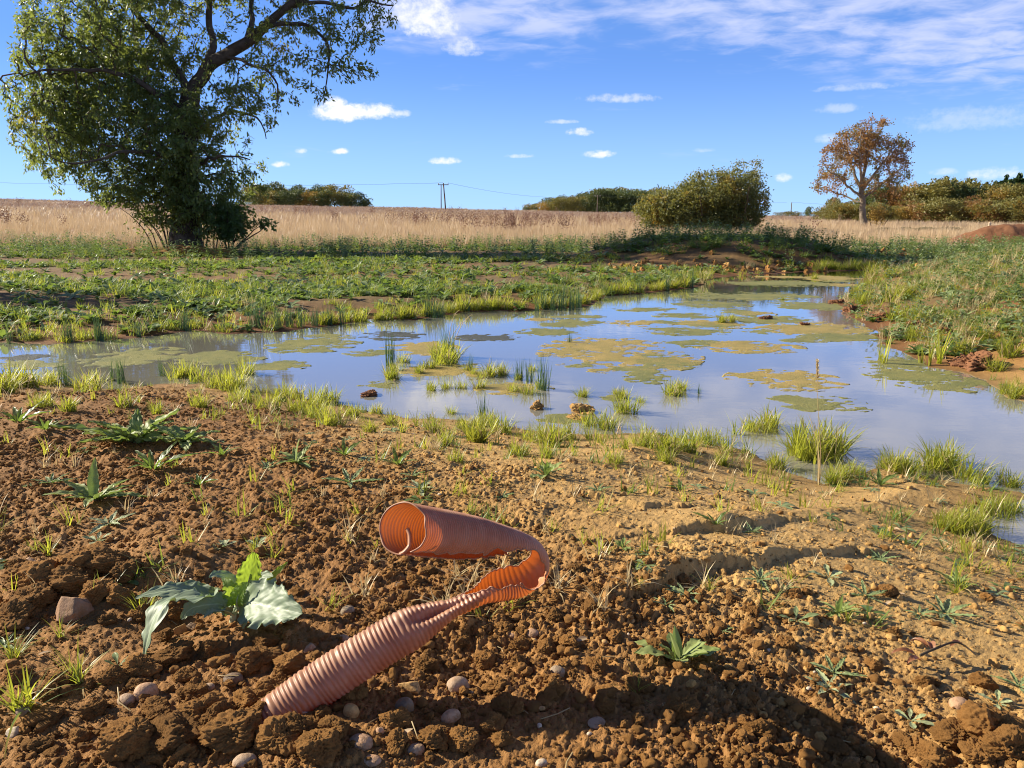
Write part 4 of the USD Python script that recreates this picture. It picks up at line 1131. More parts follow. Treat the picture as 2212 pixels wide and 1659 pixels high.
def clod_mesh(rs, sub=4, rough=1.0):
    m = trimesh.creation.icosphere(sub); v, f = np.array(m.vertices), np.array(m.faces); o = rs.uniform(0, 80, 3)
    pl = unit(rs.normal(size=(11, 3))); cut = rs.uniform(.62, .95, 11)
    face = np.minimum(1.0, (cut / np.maximum(v @ pl.T, 1e-3) + 9 * (v @ pl.T < .2)).min(1))      # broken flat faces
    rough = rough * .62
    d = face + rough * (.80 * (meshkit.fbm(v * 1.1 + o, 2, 1) - .5) + .45 * (meshkit.fbm(v * 3.1 + o, 3, 2) - .5) - .35 * np.maximum(0, .16 - np.abs(meshkit.fbm(v * 2.1 + o + 7, 2, 5) - .5)) + (.34 * (meshkit.fbm(v * 9 + o, 2, 3) - .5) if sub > 2 else 0) + (.09 * (meshkit.noise(v * 26 + o, 4) - .5) if sub > 3 else 0))
    return v * d[:, None] * rs.uniform(.8, 1.15, 3), f


STONES = [  # px, py, wide, high, material, angular, label, name
    (137, 1316, 108, 84, 'stone_brown', 1, 'large blunt brown stone lying against the clods at the left', 'stone'),
    (388, 1354, 46, 56, 'stone_yellow', 1, 'yellowish angular stone under the drooping grey-green leaf', 'stone'),
    (412, 1356, 32, 30, 'stone_tan', 1, 'pale broken stone beside the yellowish one under the leaf', 'stone'),
    (750, 1320, 30, 26, 'stone_grey', 0, 'grey pebble alone behind the pipe, right of the broad leaf', 'pebble'),
    (310, 1496, 50, 46, 'stone_pink', 0, 'rounded pinkish pebble, larger of the pair at the lower left', 'pebble'),
    (269, 1516, 38, 24, 'stone_tan', 0, 'flat tan pebble, smaller of the pair at the lower left', 'pebble'),
    (666, 1402, 40, 30, 'stone_pink', 1, 'mauve-grey angular stone just above the ribbed pipe', 'stone'),
    (641, 1418, 16, 18, 'stone_white', 0, 'tiny whitish pebble left of the mauve-grey stone', 'pebble'),
    (742, 1384, 26, 20, 'stone_pink', 0, 'pinkish pebble touching the upper side of the pipe', 'pebble'),
    (882, 1486, 58, 44, 'stone_yellow', 1, 'orange-yellow angular stone below the crease of the pipe', 'stone'),
    (988, 1482, 48, 38, 'stone_tan', 0, 'cream-topped round pebble right of the orange-yellow stone', 'pebble'),
    (873, 1526, 40, 40, 'stone_dark', 0, 'dark grey pebble below the orange-yellow stone', 'pebble'),
    (757, 1537, 36, 38, 'stone_yellow', 0, 'yellow pebble below the ribbed pipe', 'pebble'),
    (659, 1543, 36, 26, 'stone_white', 1, 'white stone chip at the foot of the pipe', 'stone'),
    (974, 1554, 44, 34, 'stone_pink', 0, 'pinkish grey pebble below the cream-topped one', 'pebble'),
    (777, 1608, 56, 32, 'stone_pink', 0, 'long pinkish pebble near the bottom edge', 'pebble'),
    (820, 1585, 32, 36, 'stone_pink', 1, 'notched pink stone above the long pinkish pebble', 'stone'),
    (898, 1624, 40, 26, 'stone_tan', 0, 'tan pebble right of the long pinkish one', 'pebble'),
    (525, 1650, 52, 30, 'stone_tan', 0, 'oval tan pebble cut by the bottom edge below the pipe foot', 'pebble'),
    (803, 1652, 40, 22, 'stone_pink', 0, 'pale pebble at the bottom edge below the long pinkish one', 'pebble'),
    (1170, 1652, 26, 18, 'stone_white', 0, 'small white pebble at the bottom edge in the middle', 'pebble'),
    (2078, 1523, 42, 28, 'stone_pink', 0, 'pink oval pebble at the lower right', 'pebble'),
    (2050, 1500, 20, 14, 'stone_yellow', 1, 'flat yellow chip just above the pink oval pebble', 'stone'),
    (1895, 1533, 14, 12, 'stone_white', 0, 'tiny white pebble left of the pink oval one', 'pebble'),
    (1920, 1515, 26, 12, 'stone_yellow', 1, 'flat yellow chip above the tiny white pebble', 'stone'),
    (1661, 1411, 13, 13, 'stone_white', 0, 'tiny white pebble right of the toothed rosette', 'pebble'),
    (45, 1536, 28, 24, 'stone_grey', 0, 'grey pebble under the grass tuft at the left edge', 'pebble'),
    (22, 1585, 46, 26, 'stone_white', 1, 'whitish stone at the left edge near the bottom', 'stone'),
    (500, 1470, 44, 26, 'stone_dark', 0, 'dark purplish pebble left of the pipe foot', 'pebble'),
    (447, 1489, 30, 16, 'stone_tan', 0, 'half-buried tan pebble left of the dark purplish one', 'pebble'),
    (60, 1213, 34, 26, 'stone_pink', 1, 'pinkish stone among the clods at the left edge', 'stone'),
    (1020, 1500, 20, 18, 'stone_grey', 0, 'small grey pebble half hidden in shade right of the cream-topped one', 'pebble'),
    (1150, 1370, 30, 18, 'stone_pink', 0, 'flat pink pebble below the bend of the pipe', 'pebble'),
    (1105, 1376, 22, 14, 'stone_pink', 0, 'small pink pebble just left of the flat pink one', 'pebble'),
    (1640, 1300, 16, 12, 'stone_yellow', 0, 'small yellow pebble on bare soil above the toothed rosette', 'pebble'),
    (1290, 1570, 40, 12, 'stone_tan', 0, 'flat tan stone almost buried in the lower middle', 'stone'),
    (1205, 1455, 34, 22, 'stone_grey', 0, 'grey pebble in the shade left of the toothed rosette', 'pebble'),
    (345, 1580, 26, 18, 'stone_white', 1, 'whitish chip on a clod in the lower left', 'stone')]
rs = np.random.default_rng(14)
for px, py, w, h, mt, an, lab, nm in STONES:
    p = on_ground(px, py + h * .35); zc = (p - EYE) @ np.array([0, math.cos(PITCH), -math.sin(PITCH)])
    sw, sh = w / FPX * zc, h / FPX * zc
    z = float(full_height(p[0:1], p[1:2])[0]) * .5 + p[2] * .5
    x = thing(nm, lab, nm, (p[0], p[1] + sw * .25, z + sh * .10), rs.uniform(-.5, .5))
    part(x, 'stone_body', stone_mesh(rs, sw, sw * rs.uniform(.7, .95), sh * 1.08, angular=bool(an)), mt, smooth=30 if an else True)

clods = []
for i in range(8):
    k = kind_of('clod'); part(k, 'clod_body', clod_mesh(np.random.default_rng(100 + i), 5, 1.15), 'clod', smooth=True); clods.append(k)
BIG = [(175, 1225, 95), (95, 1250, 90), (150, 1265, 80), (225, 1222, 80), (40, 1250, 70), (265, 1240, 60), (205, 1285, 60), (60, 1300, 70), (20, 1340, 60), (250, 1290, 45),
       (270, 1612, 92), (365, 1605, 100), (430, 1545, 80), (500, 1590, 110), (560, 1545, 60), (600, 1605, 70), (680, 1625, 84), (590, 1500, 60), (530, 1520, 55), (470, 1560, 60), (640, 1580, 62), (720, 1580, 60), (850, 1560, 55), (940, 1600, 60), (1000, 1605, 62), (1060, 1570, 50),
       (1475, 1535, 66), (1420, 1405, 50), (370, 1420, 60), (450, 1410, 55), (550, 1430, 64), (620, 1440, 60), (570, 1390, 50), (300, 1450, 50), (240, 1470, 50), (760, 1500, 48), (700, 1510, 42), (820, 1440, 50), (920, 1440, 46), (1050, 1430, 46), (1000, 1390, 40), (1120, 1440, 44), (1180, 1400, 40), (1290, 1440, 44),
       (1200, 1490, 52), (1310, 1500, 44), (1100, 1520, 40), (330, 1530, 44), (420, 1600, 50), (200, 1540, 46), (120, 1480, 44), (2070, 1600, 70), (2150, 1580, 84), (2190, 1630, 80), (2020, 1640, 56), (2120, 1640, 60), (1960, 1610, 40), (2130, 1480, 40), (2000, 1480, 36), (1890, 1440, 30), (1630, 1330, 40), (1110, 1300, 40), (1200, 1330, 36), (1280, 1310, 36), (1400, 1330, 34), (1330, 1380, 40), (1230, 1390, 40)]
for i in range(150):
    px, py = rs.uniform(10, 2200), rs.uniform(1180, 1655)
    if px > 1350 and rs.random() < .6: continue
    BIG.append((px, py, rs.uniform(24, 46) * (py / 1500) ** 1.6))
BIG.sort(key=lambda b: b[0])
nb = 0
for i, (px, py, w) in enumerate(BIG):
    p = on_ground(px, py + w * .25); zc = p[1] / math.cos(PITCH) * .95 + .1
    sw = w / FPX * (np.linalg.norm(p - EYE)) * 1.12
    if w > 58:
        lab = f'big brown earth clod, {ordinal(nb)} from the left among the biggest clods'; nb += 1; grp = 'biggest earth clods'
    else: lab, grp = 'small brown earth clod lying among crumbs on the loose soil', 'smaller earth clods on the loose soil'
    copy_of(clods[i % 8], 'earth_clod', lab, 'clod', (p[0], p[1] + sw * .2, p[2] + sw * .20), rs.uniform(0, 6.28), (sw / 2, sw / 2, sw / 2 * rs.uniform(.6, .85)), grp)

# loose crumbs
rs = np.random.default_rng(15)
cr = [(clod_mesh(np.random.default_rng(200 + i), 3 if i < 3 else 2, 1.5), 'clod', 40) for i in range(6)] + [(clod_mesh(np.random.default_rng(210 + i), 2, 1.4), 'clod_sand', 40) for i in range(3)]
n = 170000
yy = np.exp(rs.uniform(math.log(.55), math.log(3.3), n)); xx = rs.uniform(-.78, .78, n) * yy * 1.02
sd_, lp_, d_ = soil_kind(xx, yy)
pat = fbm2(xx, yy, 5.0, 4, 61)
keep = (d_ > .02) & (rs.random(n) < np.clip((lp_ * 1.0 + .06) * (.15 + 1.7 * (pat - .28)), 0.03, 1) * np.clip(.50 + .36 * (yy - .6), .50, 1))
xx, yy, sd_, lp_ = xx[keep], yy[keep], sd_[keep], lp_[keep]; n = len(xx)
size = .00115 * (1 - rs.random(n)) ** -.46
size = np.clip(size * (.55 + .6 * lp_) * (.75 + .33 * yy), .001, .0095)
zz = full_height(xx, yy) + size * .25
idx = np.where(rs.random(n) < sd_ * .9, rs.integers(6, 9, n), rs.integers(0, 6, n))
pi = scatter('/World/soil_crumbs', cr, np.stack([xx, yy, zz], 1), idx, rs.uniform(0, 6.28, n), np.stack([size, size * rs.uniform(.7, 1.1, n), size * rs.uniform(.55, .9, n)], 1))
tag(pi.GetPrim(), 'loose crumbs of brown soil strewn over the bare ground', 'soil', kind='stuff')

# ------------------------------------------------------------------ the leafy plant beside the pipe
def leaf_on(pts, W, normal, rng, nt=64, nw=28, teeth=0, depth=.2, fold=.15, wave=.03, lobes=0):
    nt, nw = 64, 28
    c = spline(np.asarray(pts, float), nt + 1); T = unit(np.gradient(c, axis=0)); t = np.linspace(0, 1, nt + 1); u = np.linspace(-1, 1, nw + 1)
    N = np.asarray(normal, float)
    Sd = unit(np.cross(np.broadcast_to(N, T.shape), T)); Nn = unit(np.cross(T, Sd)); Nn = Nn * np.where((Nn * N).sum(1) < 0, -1, 1)[:, None]
    prof = np.where(t < .10, .09, np.sin(np.pi * np.clip((t - .10) / .90, 0, 1) ** .72) ** .62 + .03); prof[-1] = .05
    if lobes: prof = prof * (1 - .34 * (.5 + .5 * np.cos(t * lobes * 2 * np.pi)) ** 2 * np.clip((.72 - t) / .3, 0, 1))
    TT, U = np.meshgrid(t, u, indexing='ij')
    en = meshkit.fbm(np.stack([TT * teeth * 2.2, np.sign(U) * 3.0, 0 * U + rng.uniform(0, 40)], -1), 3)
    edge = 1 - depth * 2.6 * np.clip(en - .25, 0, .6) * np.abs(U) ** 2 if teeth else 1
    half = W / 2 * prof[:, None] * edge * np.abs(U); off = half * np.sign(U)
    up = half * fold + wave * W * np.sin(TT * 15 + 2 * np.sign(U) + rng.uniform(0, 6)) * np.abs(U) ** 1.4 * np.clip(prof, 0, 1)[:, None]
    sv = np.abs((((TT - .30 * np.abs(U)) * 8.5 + .25 * np.sign(U)) % 1) - .5)
    vein = np.clip(np.exp(-(U / (.055 * (1.1 - TT))) ** 2) + .30 * np.exp(-((.5 - sv) / .06) ** 2) * (np.abs(U) < .85), 0, 1)
    up += .010 * W * (1 - np.exp(-((.5 - sv) / .16) ** 2)) * np.clip(prof, 0, 1)[:, None] * (1 - U ** 2)
    up += .10 * W * np.clip(np.abs(U) - .45, 0, 1) * np.sin(TT * 46 + 2.4 * np.sign(U) + 5 * meshkit.noise(np.stack([TT * 5, U, 0 * U], -1))) * np.clip(prof, 0, 1)[:, None]
    up += .075 * W * (meshkit.fbm(np.stack([TT * 6, U * 3.5, 0 * U + rng.uniform(0, 50)], -1), 3) - .5) * (np.abs(U) > .1)
    V = c[:, None] + off[..., None] * Sd[:, None] + up[..., None] * Nn[:, None]
    I = np.arange((nt + 1) * (nw + 1)).reshape(nt + 1, nw + 1)
    F = np.stack([I[:-1, :-1], I[1:, :-1], I[1:, 1:], I[:-1, 1:]], -1).reshape(-1, 4)
    k = int(nt * .55)
    rib = tube(V[:k, nw // 2] - Nn[:k] * .0006, np.linspace(.0020, .0007, k), 6)
    return (V.reshape(-1, 3), np.vstack([F[:, [0, 1, 2]], F[:, [0, 2, 3]]])), rib, vein.ravel()


def brassica():
    rs = np.random.default_rng(8)
    root = on_ground(497, 1345)
    path = thing('brassica_plant', 'leafy plant with big grey-green wavy leaves and young bright ones beside the pipe', 'plant', root)
    Y0 = root[1]
    Q = lambda px, py, dy: at_depth(px, py, Y0 + dy) - root
    cam_n = np.array([0, -.6, .75])
    leaves = [([(500, 1330, 0), (430, 1288, -.03), (360, 1300, -.06), (325, 1360, -.09), (312, 1432, -.11)], 80, (-.6, -.45, .65), 'brassica', 9, 'big drooping leaf'),
              ([(498, 1322, .02), (440, 1288, .02), (370, 1275, .01), (292, 1292, -.01)], 56, (-.35, -.35, .85), 'brassica', 8, None),
              ([(500, 1330, 0), (465, 1305, -.03), (420, 1312, -.05), (392, 1338, -.06)], 58, (.1, -.6, .8), 'brassica', 7, None),
              ([(506, 1325, .03), (455, 1290, .05), (410, 1262, .06), (380, 1268, .05)], 40, (0, -.5, .85), 'brassica', 7, None),
              ([(508, 1322, 0), (545, 1302, -.03), (590, 1312, -.06), (652, 1326, -.09)], 108, (-.12, -.72, .68), 'brassica', 11, 'broad flat grey-green leaf facing forward'),
              ([(520, 1300, .03), (538, 1250, .03), (545, 1215, .03), (548, 1192, .02)], 52, (.25, -.9, .2), 'brassica_young', 7, 'upright bright green young leaf'),
              ([(518, 1305, .05), (500, 1262, .05), (475, 1243, .04), (452, 1248, .02)], 42, (0, -.5, .85), 'brassica', 6, None),
              ([(512, 1310, .0), (505, 1290, -.01), (495, 1268, -.01), (486, 1248, 0)], 40, (.3, -.9, .2), 'brassica_young', 6, None),
              ([(515, 1312, -.01), (512, 1296, -.02), (520, 1276, -.02), (536, 1258, -.02)], 36, (-.2, -.9, .3), 'brassica_young', 6, None),
              ([(525, 1300, .06), (560, 1270, .07), (592, 1240, .07), (622, 1214, .07)], 22, (.2, -.8, .5), 'brassica_young', 5, None),
              ([(522, 1292, .05), (540, 1262, .06), (562, 1245, .06), (590, 1246, .05)], 36, (0, -.5, .85), 'brassica', 6, None),
              ([(502, 1326, .0), (470, 1298, .03), (440, 1275, .035), (420, 1262, .03)], 38, (-.3, -.4, .85), 'brassica', 7, None), ([(504, 1328, -.01), (480, 1318, -.04), (455, 1322, -.06), (440, 1335, -.07)], 34, (-.3, -.5, .8), 'brassica', 6, None), ([(508, 1318, .04), (520, 1285, .05), (505, 1262, .06), (488, 1255, .06)], 34, (.1, -.5, .85), 'brassica_young', 6, None),
              ([(512, 1325, .01), (540, 1312, .0), (560, 1300, .0), (575, 1296, .0)], 30, (0, -.6, .8), 'brassica_young', 5, None)]
    for pts, W, nrm, mt, teeth, lab in leaves:
        w3 = W / FPX * np.linalg.norm(root - EYE) * .97
        blade, rib, vein = leaf_on([Q(*p) for p in pts], w3, nrm, rs, nt=30, nw=10, teeth=teeth, depth=.30, lobes=4 if W in (80, 56, 58) else 0)
        lf = part(path, 'leaf', blade, mt, label=lab)
        UsdGeom.PrimvarsAPI(lf).CreatePrimvar('vein', Sdf.ValueTypeNames.Color3fArray, 'vertex').Set(Vt.Vec3fArray.FromNumpy(np.repeat(vein[:, None], 3, 1).astype(np.float32)))
        part(str(lf.GetPath()), 'midrib', rib, 'rib_pale')
    part(path, 'stem', tube(spline([np.array([0, 0, -.02]), Q(505, 1325, 0), Q(516, 1300, .02), Q(540, 1262, .05)], 12), np.linspace(.006, .0025, 12), 7), 'rib_pale')


brassica()

# ------------------------------------------------------------------ rosette weeds
def rosette(nme, n, L, W, mat, seed, shape='lance', teeth=9, depth=.35, rise=(.15, .5), droop=(.2, .7), crinkle=.25, wave=.06, nt=16, extra=None):
    rs = np.random.default_rng(seed); k = kind_of(nme)
    for i in range(n):
        a = i * 2.39996 + rs.normal(0, .15); inner = i / n
        l_ = L * (1.05 - .45 * inner) * rs.uniform(.75, 1.1)
        m = leaf(l_, W * l_ / L * rs.uniform(.85, 1.15), rs, nt, 6, shape, rise=rs.uniform(*rise) + .55 * inner, droop=rs.uniform(*droop), fold=rs.uniform(.1, .4), wave=wave, teeth=teeth, depth=depth, crinkle=crinkle)
        part(k, 'leaf', turn(m, rz=a, at=(.004 * math.cos(a), .004 * math.sin(a), .003), rx=0), mat)
    for e in extra or []:
        part(k, 'leaf', e, mat)
    return k


up_leaf = turn(leaf(.115, .036, np.random.default_rng(1), 16, 6, 'lance', rise=1.45, droop=.15, fold=.3, teeth=12, depth=.15, crinkle=.15), rz=1.2)
up_leaf2 = turn(leaf(.075, .024, np.random.default_rng(2), 14, 6, 'lance', rise=1.35, droop=.2, fold=.35, teeth=7, depth=.1), rz=2.0)
ROS = {'thistle': rosette('crinkled_rosette', 18, .15, .05, 'rosette', 1, teeth=11, depth=.45, crinkle=.5, rise=(.1, .5), droop=(.2, .6)),
       'spread': rosette('spreading_rosette', 11, .14, .038, 'rosette', 2, teeth=8, depth=.4, crinkle=.4, extra=[up_leaf]),
       'toothed': rosette('toothed_rosette', 9, .105, .040, 'rosette', 3, 'spoon', teeth=7, depth=.22, crinkle=.25, rise=(.1, .55), extra=[up_leaf2, turn(up_leaf2, rz=1.9)]),
       'flat': rosette('flat_rosette', 8, .09, .024, 'rosette_grey', 4, teeth=6, depth=.25, rise=(.03, .2), droop=(.1, .35)),
       'frilled': rosette('frilled_rosette', 8, .085, .024, 'weed_blue', 5, teeth=8, depth=.55, rise=(.02, .2), droop=(.05, .3), crinkle=.35),
       'spoon': rosette('spoon_leaved_rosette', 7, .07, .022, 'rosette_grey', 6, 'spoon', teeth=0, rise=(.1, .4), droop=(.1, .4)),
       'bright': rosette('bright_rosette', 8, .08, .018, 'weed', 7, teeth=5, depth=.25, rise=(.4, .9), droop=(.3, .8)),
       'seedling': rosette('small_seedling', 5, .045, .014, 'weed_blue', 8, 'spoon', teeth=0, rise=(.2, .6), nt=8)}
RL = [(290, 958, 300, 'thistle', 'large dark crinkled rosette weed, biggest at the left near the grassy shore'), (400, 965, 180, 'thistle', 'dark crinkled rosette joined to the right of the largest one'), (205, 1085, 230, 'spread', 'spreading rosette weed with one upright leaf at the left'), (235, 1135, 130, 'flat', 'flat grey-green rosette just below the one with the upright leaf'),
      (110, 1045, 110, 'frilled', 'low frilled weed at the left edge of the bare soil'), (330, 1020, 160, 'bright', 'bright green weed between the dark rosette and the upright-leaved one'), (640, 1005, 150, 'spread', 'spreading green rosette in the middle left, above the pipe mouth'), (575, 1012, 90, 'frilled', 'frilled weed left of the spreading green rosette'),
      (755, 1048, 150, 'frilled', 'frilled grey weed up and left of the pipe mouth'), (908, 1062, 110, 'flat', 'flat star-shaped rosette just above the pipe'), (860, 1008, 110, 'bright', 'bright leafy weed between two frilled ones above the pipe'), (890, 1030, 90, 'frilled', 'frilled weed touching the top of the star-shaped rosette'), (1180, 1030, 130, 'toothed', 'broad-leaved rosette at the edge of the shore grass in the middle'), (1085, 1075, 80, 'frilled', 'small frilled weed right of the star-shaped rosette'),
      (430, 1050, 80, 'bright', 'small bright weed on bare soil at the middle left'), (210, 1172, 90, 'spoon', 'small spoon-leaved weed below the flat grey-green rosette'), (480, 985, 90, 'bright', 'bright weed right of the dark crinkled rosettes'), (745, 985, 100, 'bright', 'upright bright weed near the shore, middle left'), (555, 1182, 80, 'spoon', 'small spoon-leaved weed above the leafy plant'), (485, 1185, 70, 'spoon', 'small spoon-leaved weed left of the one above the leafy plant'),
      (1462, 1432, 235, 'toothed', 'pale toothed rosette with two upright leaves by the shadow edge'), (1345, 1185, 70, 'toothed', 'small upright-leaved weed right of the bend of the pipe'), (1400, 1200, 90, 'frilled', 'frilled grey weed right of the small upright-leaved one'), (1545, 1138, 90, 'bright', 'thin weed on pale soil, above the rut'), (1625, 1152, 80, 'frilled', 'frilled weed at the upper edge of the rut'),
      (1480, 1290, 110, 'frilled', 'flat frilled weed right of the pink-leaved grass'), (1640, 1262, 120, 'frilled', 'frilled weed below the rut, right of the grass with a magenta leaf'), (1700, 1275, 80, 'frilled', 'frilled weed just right of another below the rut'), (1790, 1250, 110, 'spoon', 'grey spoon-leaved weed on the pale soil'), (1810, 1330, 120, 'spread', 'spreading weed with thin stems in the middle right'), (1870, 1290, 110, 'frilled', 'long flat frilled weed right of centre'),
      (2040, 1330, 150, 'frilled', 'wide frilled weed near the right edge'), (1985, 1330, 80, 'frilled', 'frilled weed joined to the left of the wide one'), (1900, 1210, 90, 'frilled', 'frilled weed high on the pale soil at the right'), (2065, 1265, 110, 'spread', 'leafy weed with grass through it near the right edge'), (1800, 1462, 120, 'frilled', 'upper of two frilled weeds at the lower right'), (1790, 1496, 130, 'flat', 'lower of two weeds at the lower right, flat and star-shaped'),
      (1965, 1568, 100, 'spoon', 'drooping spoon-leaved weed near the lower right corner'), (2200, 1492, 100, 'frilled', 'frilled weed cut by the right edge'), (2155, 1525, 90, 'spoon', 'small weed left of the one cut by the right edge'), (1440, 1310, 80, 'frilled', 'small frilled weed above the pale toothed rosette'), (1720, 1345, 90, 'seedling', 'reddish small weed left of the thin-stemmed spreading one'), (1560, 1365, 70, 'frilled', 'tiny frilled weed right of the pale toothed rosette'),
      (1000, 1215, 80, 'toothed', 'upright green weed half hidden behind the pipe'), (1290, 1060, 90, 'frilled', 'grey weed at the foot of the shore grass'), (470, 1185, 40, 'seedling', 'seedling beside the spoon-leaved weeds'), (10, 1400, 80, 'frilled', 'frilled weed cut by the left edge'), (255, 1445, 70, 'seedling', 'pale seedling at the lower left beside the long-bladed grass'), (1900, 1050, 90, 'bright', 'bright weed at the water inlet on the right'), (40, 915, 120, 'bright', 'bright weed at the left edge by the shore'), (100, 935, 90, 'bright', 'second bright weed from the left edge by the shore'), (1470, 1060, 70, 'bright', 'slim weed in the gravelly gap of the shore grass')]
SZ = {'thistle': .30, 'spread': .27, 'toothed': .21, 'flat': .18, 'frilled': .165, 'spoon': .14, 'bright': .13, 'seedling': .085}
rs = np.random.default_rng(16)
for px, py, w, kd, lab in RL:
    p = on_ground(px, py); s_ = .84 * w / FPX * np.linalg.norm(p - EYE) / SZ[kd]
    z = max(p[2], float(full_height(p[:1], p[1:2])[0])) if p[2] > ZW else ZW
    rz = rs.uniform(0, 6.28)
    if kd == 'spread' and px < 300: rz = .2
    copy_of(ROS[kd], 'rosette_weed', lab, 'weed', (p[0], p[1], z), rz, s_, 'rosette weeds on the bare soil')

# ------------------------------------------------------------------ grass tufts and rushes
def tuft_kind(nme, seed, n, h, base, lean, curl, w, mat, dry=0, mid=0):
    rs = np.random.default_rng(seed); k = kind_of(nme)
    part(k, 'blades', blades(rs, n, h, base, lean, curl, w, 4), mat)
    if mid: part(k, 'darker_blades', blades(rs, mid, h * .8, base, lean * 1.2, curl, w, 4), 'grass_mid')
    if dry: part(k, 'dry_blades', blades(rs, dry, h * 1.0, base, lean * 1.3, curl * 1.3, w, 4), 'grass_straw')
    return k


TUFT = [tuft_kind('grass_tuft', 40 + i, 95 + 18 * (i % 3), .115, .030 + .014 * (i % 2), .50, .95, .0042, 'grass_fresh', dry=22, mid=26) for i in range(6)]
WIDE = [tuft_kind('wide_grass_tuft', 50 + i, 170, .10, .055, .5, .9, .0036, 'grass_fresh', dry=18, mid=30) for i in range(3)]
RUSH = [tuft_kind('rush_clump', 60 + i, 42, .17, .022, .12, .22, .0030, 'rush') for i in range(3)]
LONG = [tuft_kind('long_bladed_tuft', 70 + i, 16, .13, .008, .55, .8, .0042, 'grass_fresh', mid=8, dry=2) for i in range(3)]
REED = [tuft_kind('reed_shoot', 80 + i, 9, .16, .012, .22, .3, .008, 'grass_fresh') for i in range(2)]
SPARSE = [tuft_kind('sparse_grass', 90 + i, 14, .07, .012, .7, .9, .0030, 'grass_fresh', dry=6, mid=5) for i in range(3)]


def stand(px, py):
    q = on_plane(px, py, ZW)
    if shapely.contains_xy(pond, q[0], q[1]): return q - [0, 0, .012]
    return on_ground(px, py)


rs = np.random.default_rng(17)
def plant_row(rows, kinds, name, cat, text, group):
    rows = sorted(rows)
    for i, (px, py, h) in enumerate(rows):
        p = stand(px, py)
        kk, h0 = kinds[int(rs.integers(len(kinds)))]
        s_ = h / FPX * np.linalg.norm(p - EYE) / h0
        adj = 'tall ' if h > 68 else ('low ' if h < 34 else '')
        copy_of(kk, name, text.format(adj=adj, ord=ordinal(i)), cat, p, rs.uniform(0, 6.28), (s_ * rs.uniform(.9, 1.2), s_ * rs.uniform(.9, 1.2), s_), group)


T_, W_, R_, LG, RD, SP = [(k, .10) for k in TUFT], [(k, .09) for k in WIDE], [(k, .17) for k in RUSH], [(k, .13) for k in LONG], [(k, .16) for k in REED], [(k, .07) for k in SPARSE]
plant_row([(847, 818, 42), (870, 782, 30), (852, 800, 28), (905, 806, 28), (932, 842, 30), (965, 838, 26), (996, 838, 26), (1035, 838, 34), (1060, 812, 42), (1085, 810, 36), (1025, 808, 26), (1110, 845, 30), (1140, 850, 34), (1165, 838, 30), (1258, 856, 30), (1345, 860, 34), (1352, 890, 52), (1455, 852, 46), (1470, 842, 34), (815, 893, 26), (975, 893, 26), (1010, 800, 26), (925, 795, 32), (960, 785, 56), (950, 768, 42), (975, 775, 50), (1560, 697, 26), (1582, 695, 22), (1690, 648, 12), (1760, 603, 16), (1330, 850, 22), (1120, 820, 24), (1385, 868, 20), (1040, 815, 24), (1150, 800, 22), (410, 812, 42), (530, 808, 44), (480, 826, 34)],
          T_, 'pond_tuft', 'grass', '{adj}yellow-green grass tuft standing in the water, {ord} from the left', 'grass tufts standing in the pond')
plant_row([(845, 790, 84), (1175, 842, 98), (262, 828, 62), (245, 822, 48), (140, 832, 52), (150, 836, 40), (968, 770, 92), (350, 812, 46), (1045, 905, 66), (1120, 820, 60), (1230, 740, 30), (1015, 800, 48), (1510, 850, 30), (1145, 825, 62)],
          R_, 'pond_rush', 'rush', '{adj}dark green rush clump in the shallow water, {ord} from the left', 'rush clumps in the shallow water')
near = [(30, 838, 52), (8, 850, 50), (62, 838, 46), (100, 832, 34), (190, 846, 48), (205, 838, 36), (370, 822, 48), (388, 815, 40), (432, 822, 40), (500, 845, 56), (470, 838, 38), (560, 850, 40), (610, 868, 46), (640, 862, 38), (700, 870, 44), (580, 885, 46), (655, 892, 50), (720, 920, 56), (690, 905, 42), (870, 935, 60), (900, 922, 52), (845, 920, 40), (935, 935, 42), (1030, 955, 64), (1080, 935, 48), (1005, 930, 40), (1050, 920, 42), (1190, 965, 66), (1215, 950, 54), (1160, 955, 48), (1290, 938, 60), (1270, 950, 52), (1310, 925, 48), (1350, 970, 54), (1390, 965, 46), (1440, 980, 58), (1500, 945, 52), (1480, 975, 52), (1530, 955, 46), (1570, 978, 60), (1590, 938, 62), (1610, 925, 44),
        (1660, 922, 52), (1640, 930, 42), (1735, 930, 54), (1760, 985, 84), (1790, 975, 76), (1730, 975, 66), (1745, 990, 60), (1680, 1012, 40), (1660, 1005, 36), (1820, 1030, 54), (1800, 1045, 40), (1850, 1022, 36), (1935, 1020, 52), (1910, 1010, 40), (1960, 1025, 44), (2030, 1010, 66), (2050, 1000, 54), (2010, 1015, 50), (2070, 1032, 54), (2095, 1035, 56), (2130, 1045, 58), (2160, 1040, 56), (2115, 1050, 46), (2185, 1050, 40), (270, 880, 40), (300, 870, 34), (150, 890, 36), (90, 880, 34), (430, 880, 34), (480, 900, 36), (340, 895, 32), (520, 870, 40), (1180, 990, 44), (1120, 985, 40), (960, 965, 44), (800, 935, 36), (760, 900, 36), (985, 1000, 36), (1440, 1000, 40), (1560, 1005, 36), (1240, 985, 38), (1330, 1000, 32)]
plant_row(near, T_ + T_ + W_ + LG + SP, 'shore_tuft', 'grass', '{adj}yellow-green grass tuft on the near shore, {ord} from the left', 'grass tufts on the near shore')
plant_row([(2075, 1148, 54), (2105, 1140, 44), (2050, 1145, 40), (2150, 1108, 50), (2180, 1100, 40)], W_, 'inlet_tuft', 'grass', '{adj}dark-tipped grass tuft beside the small inlet at the right, {ord} from the left', 'grass tufts beside the small inlet')
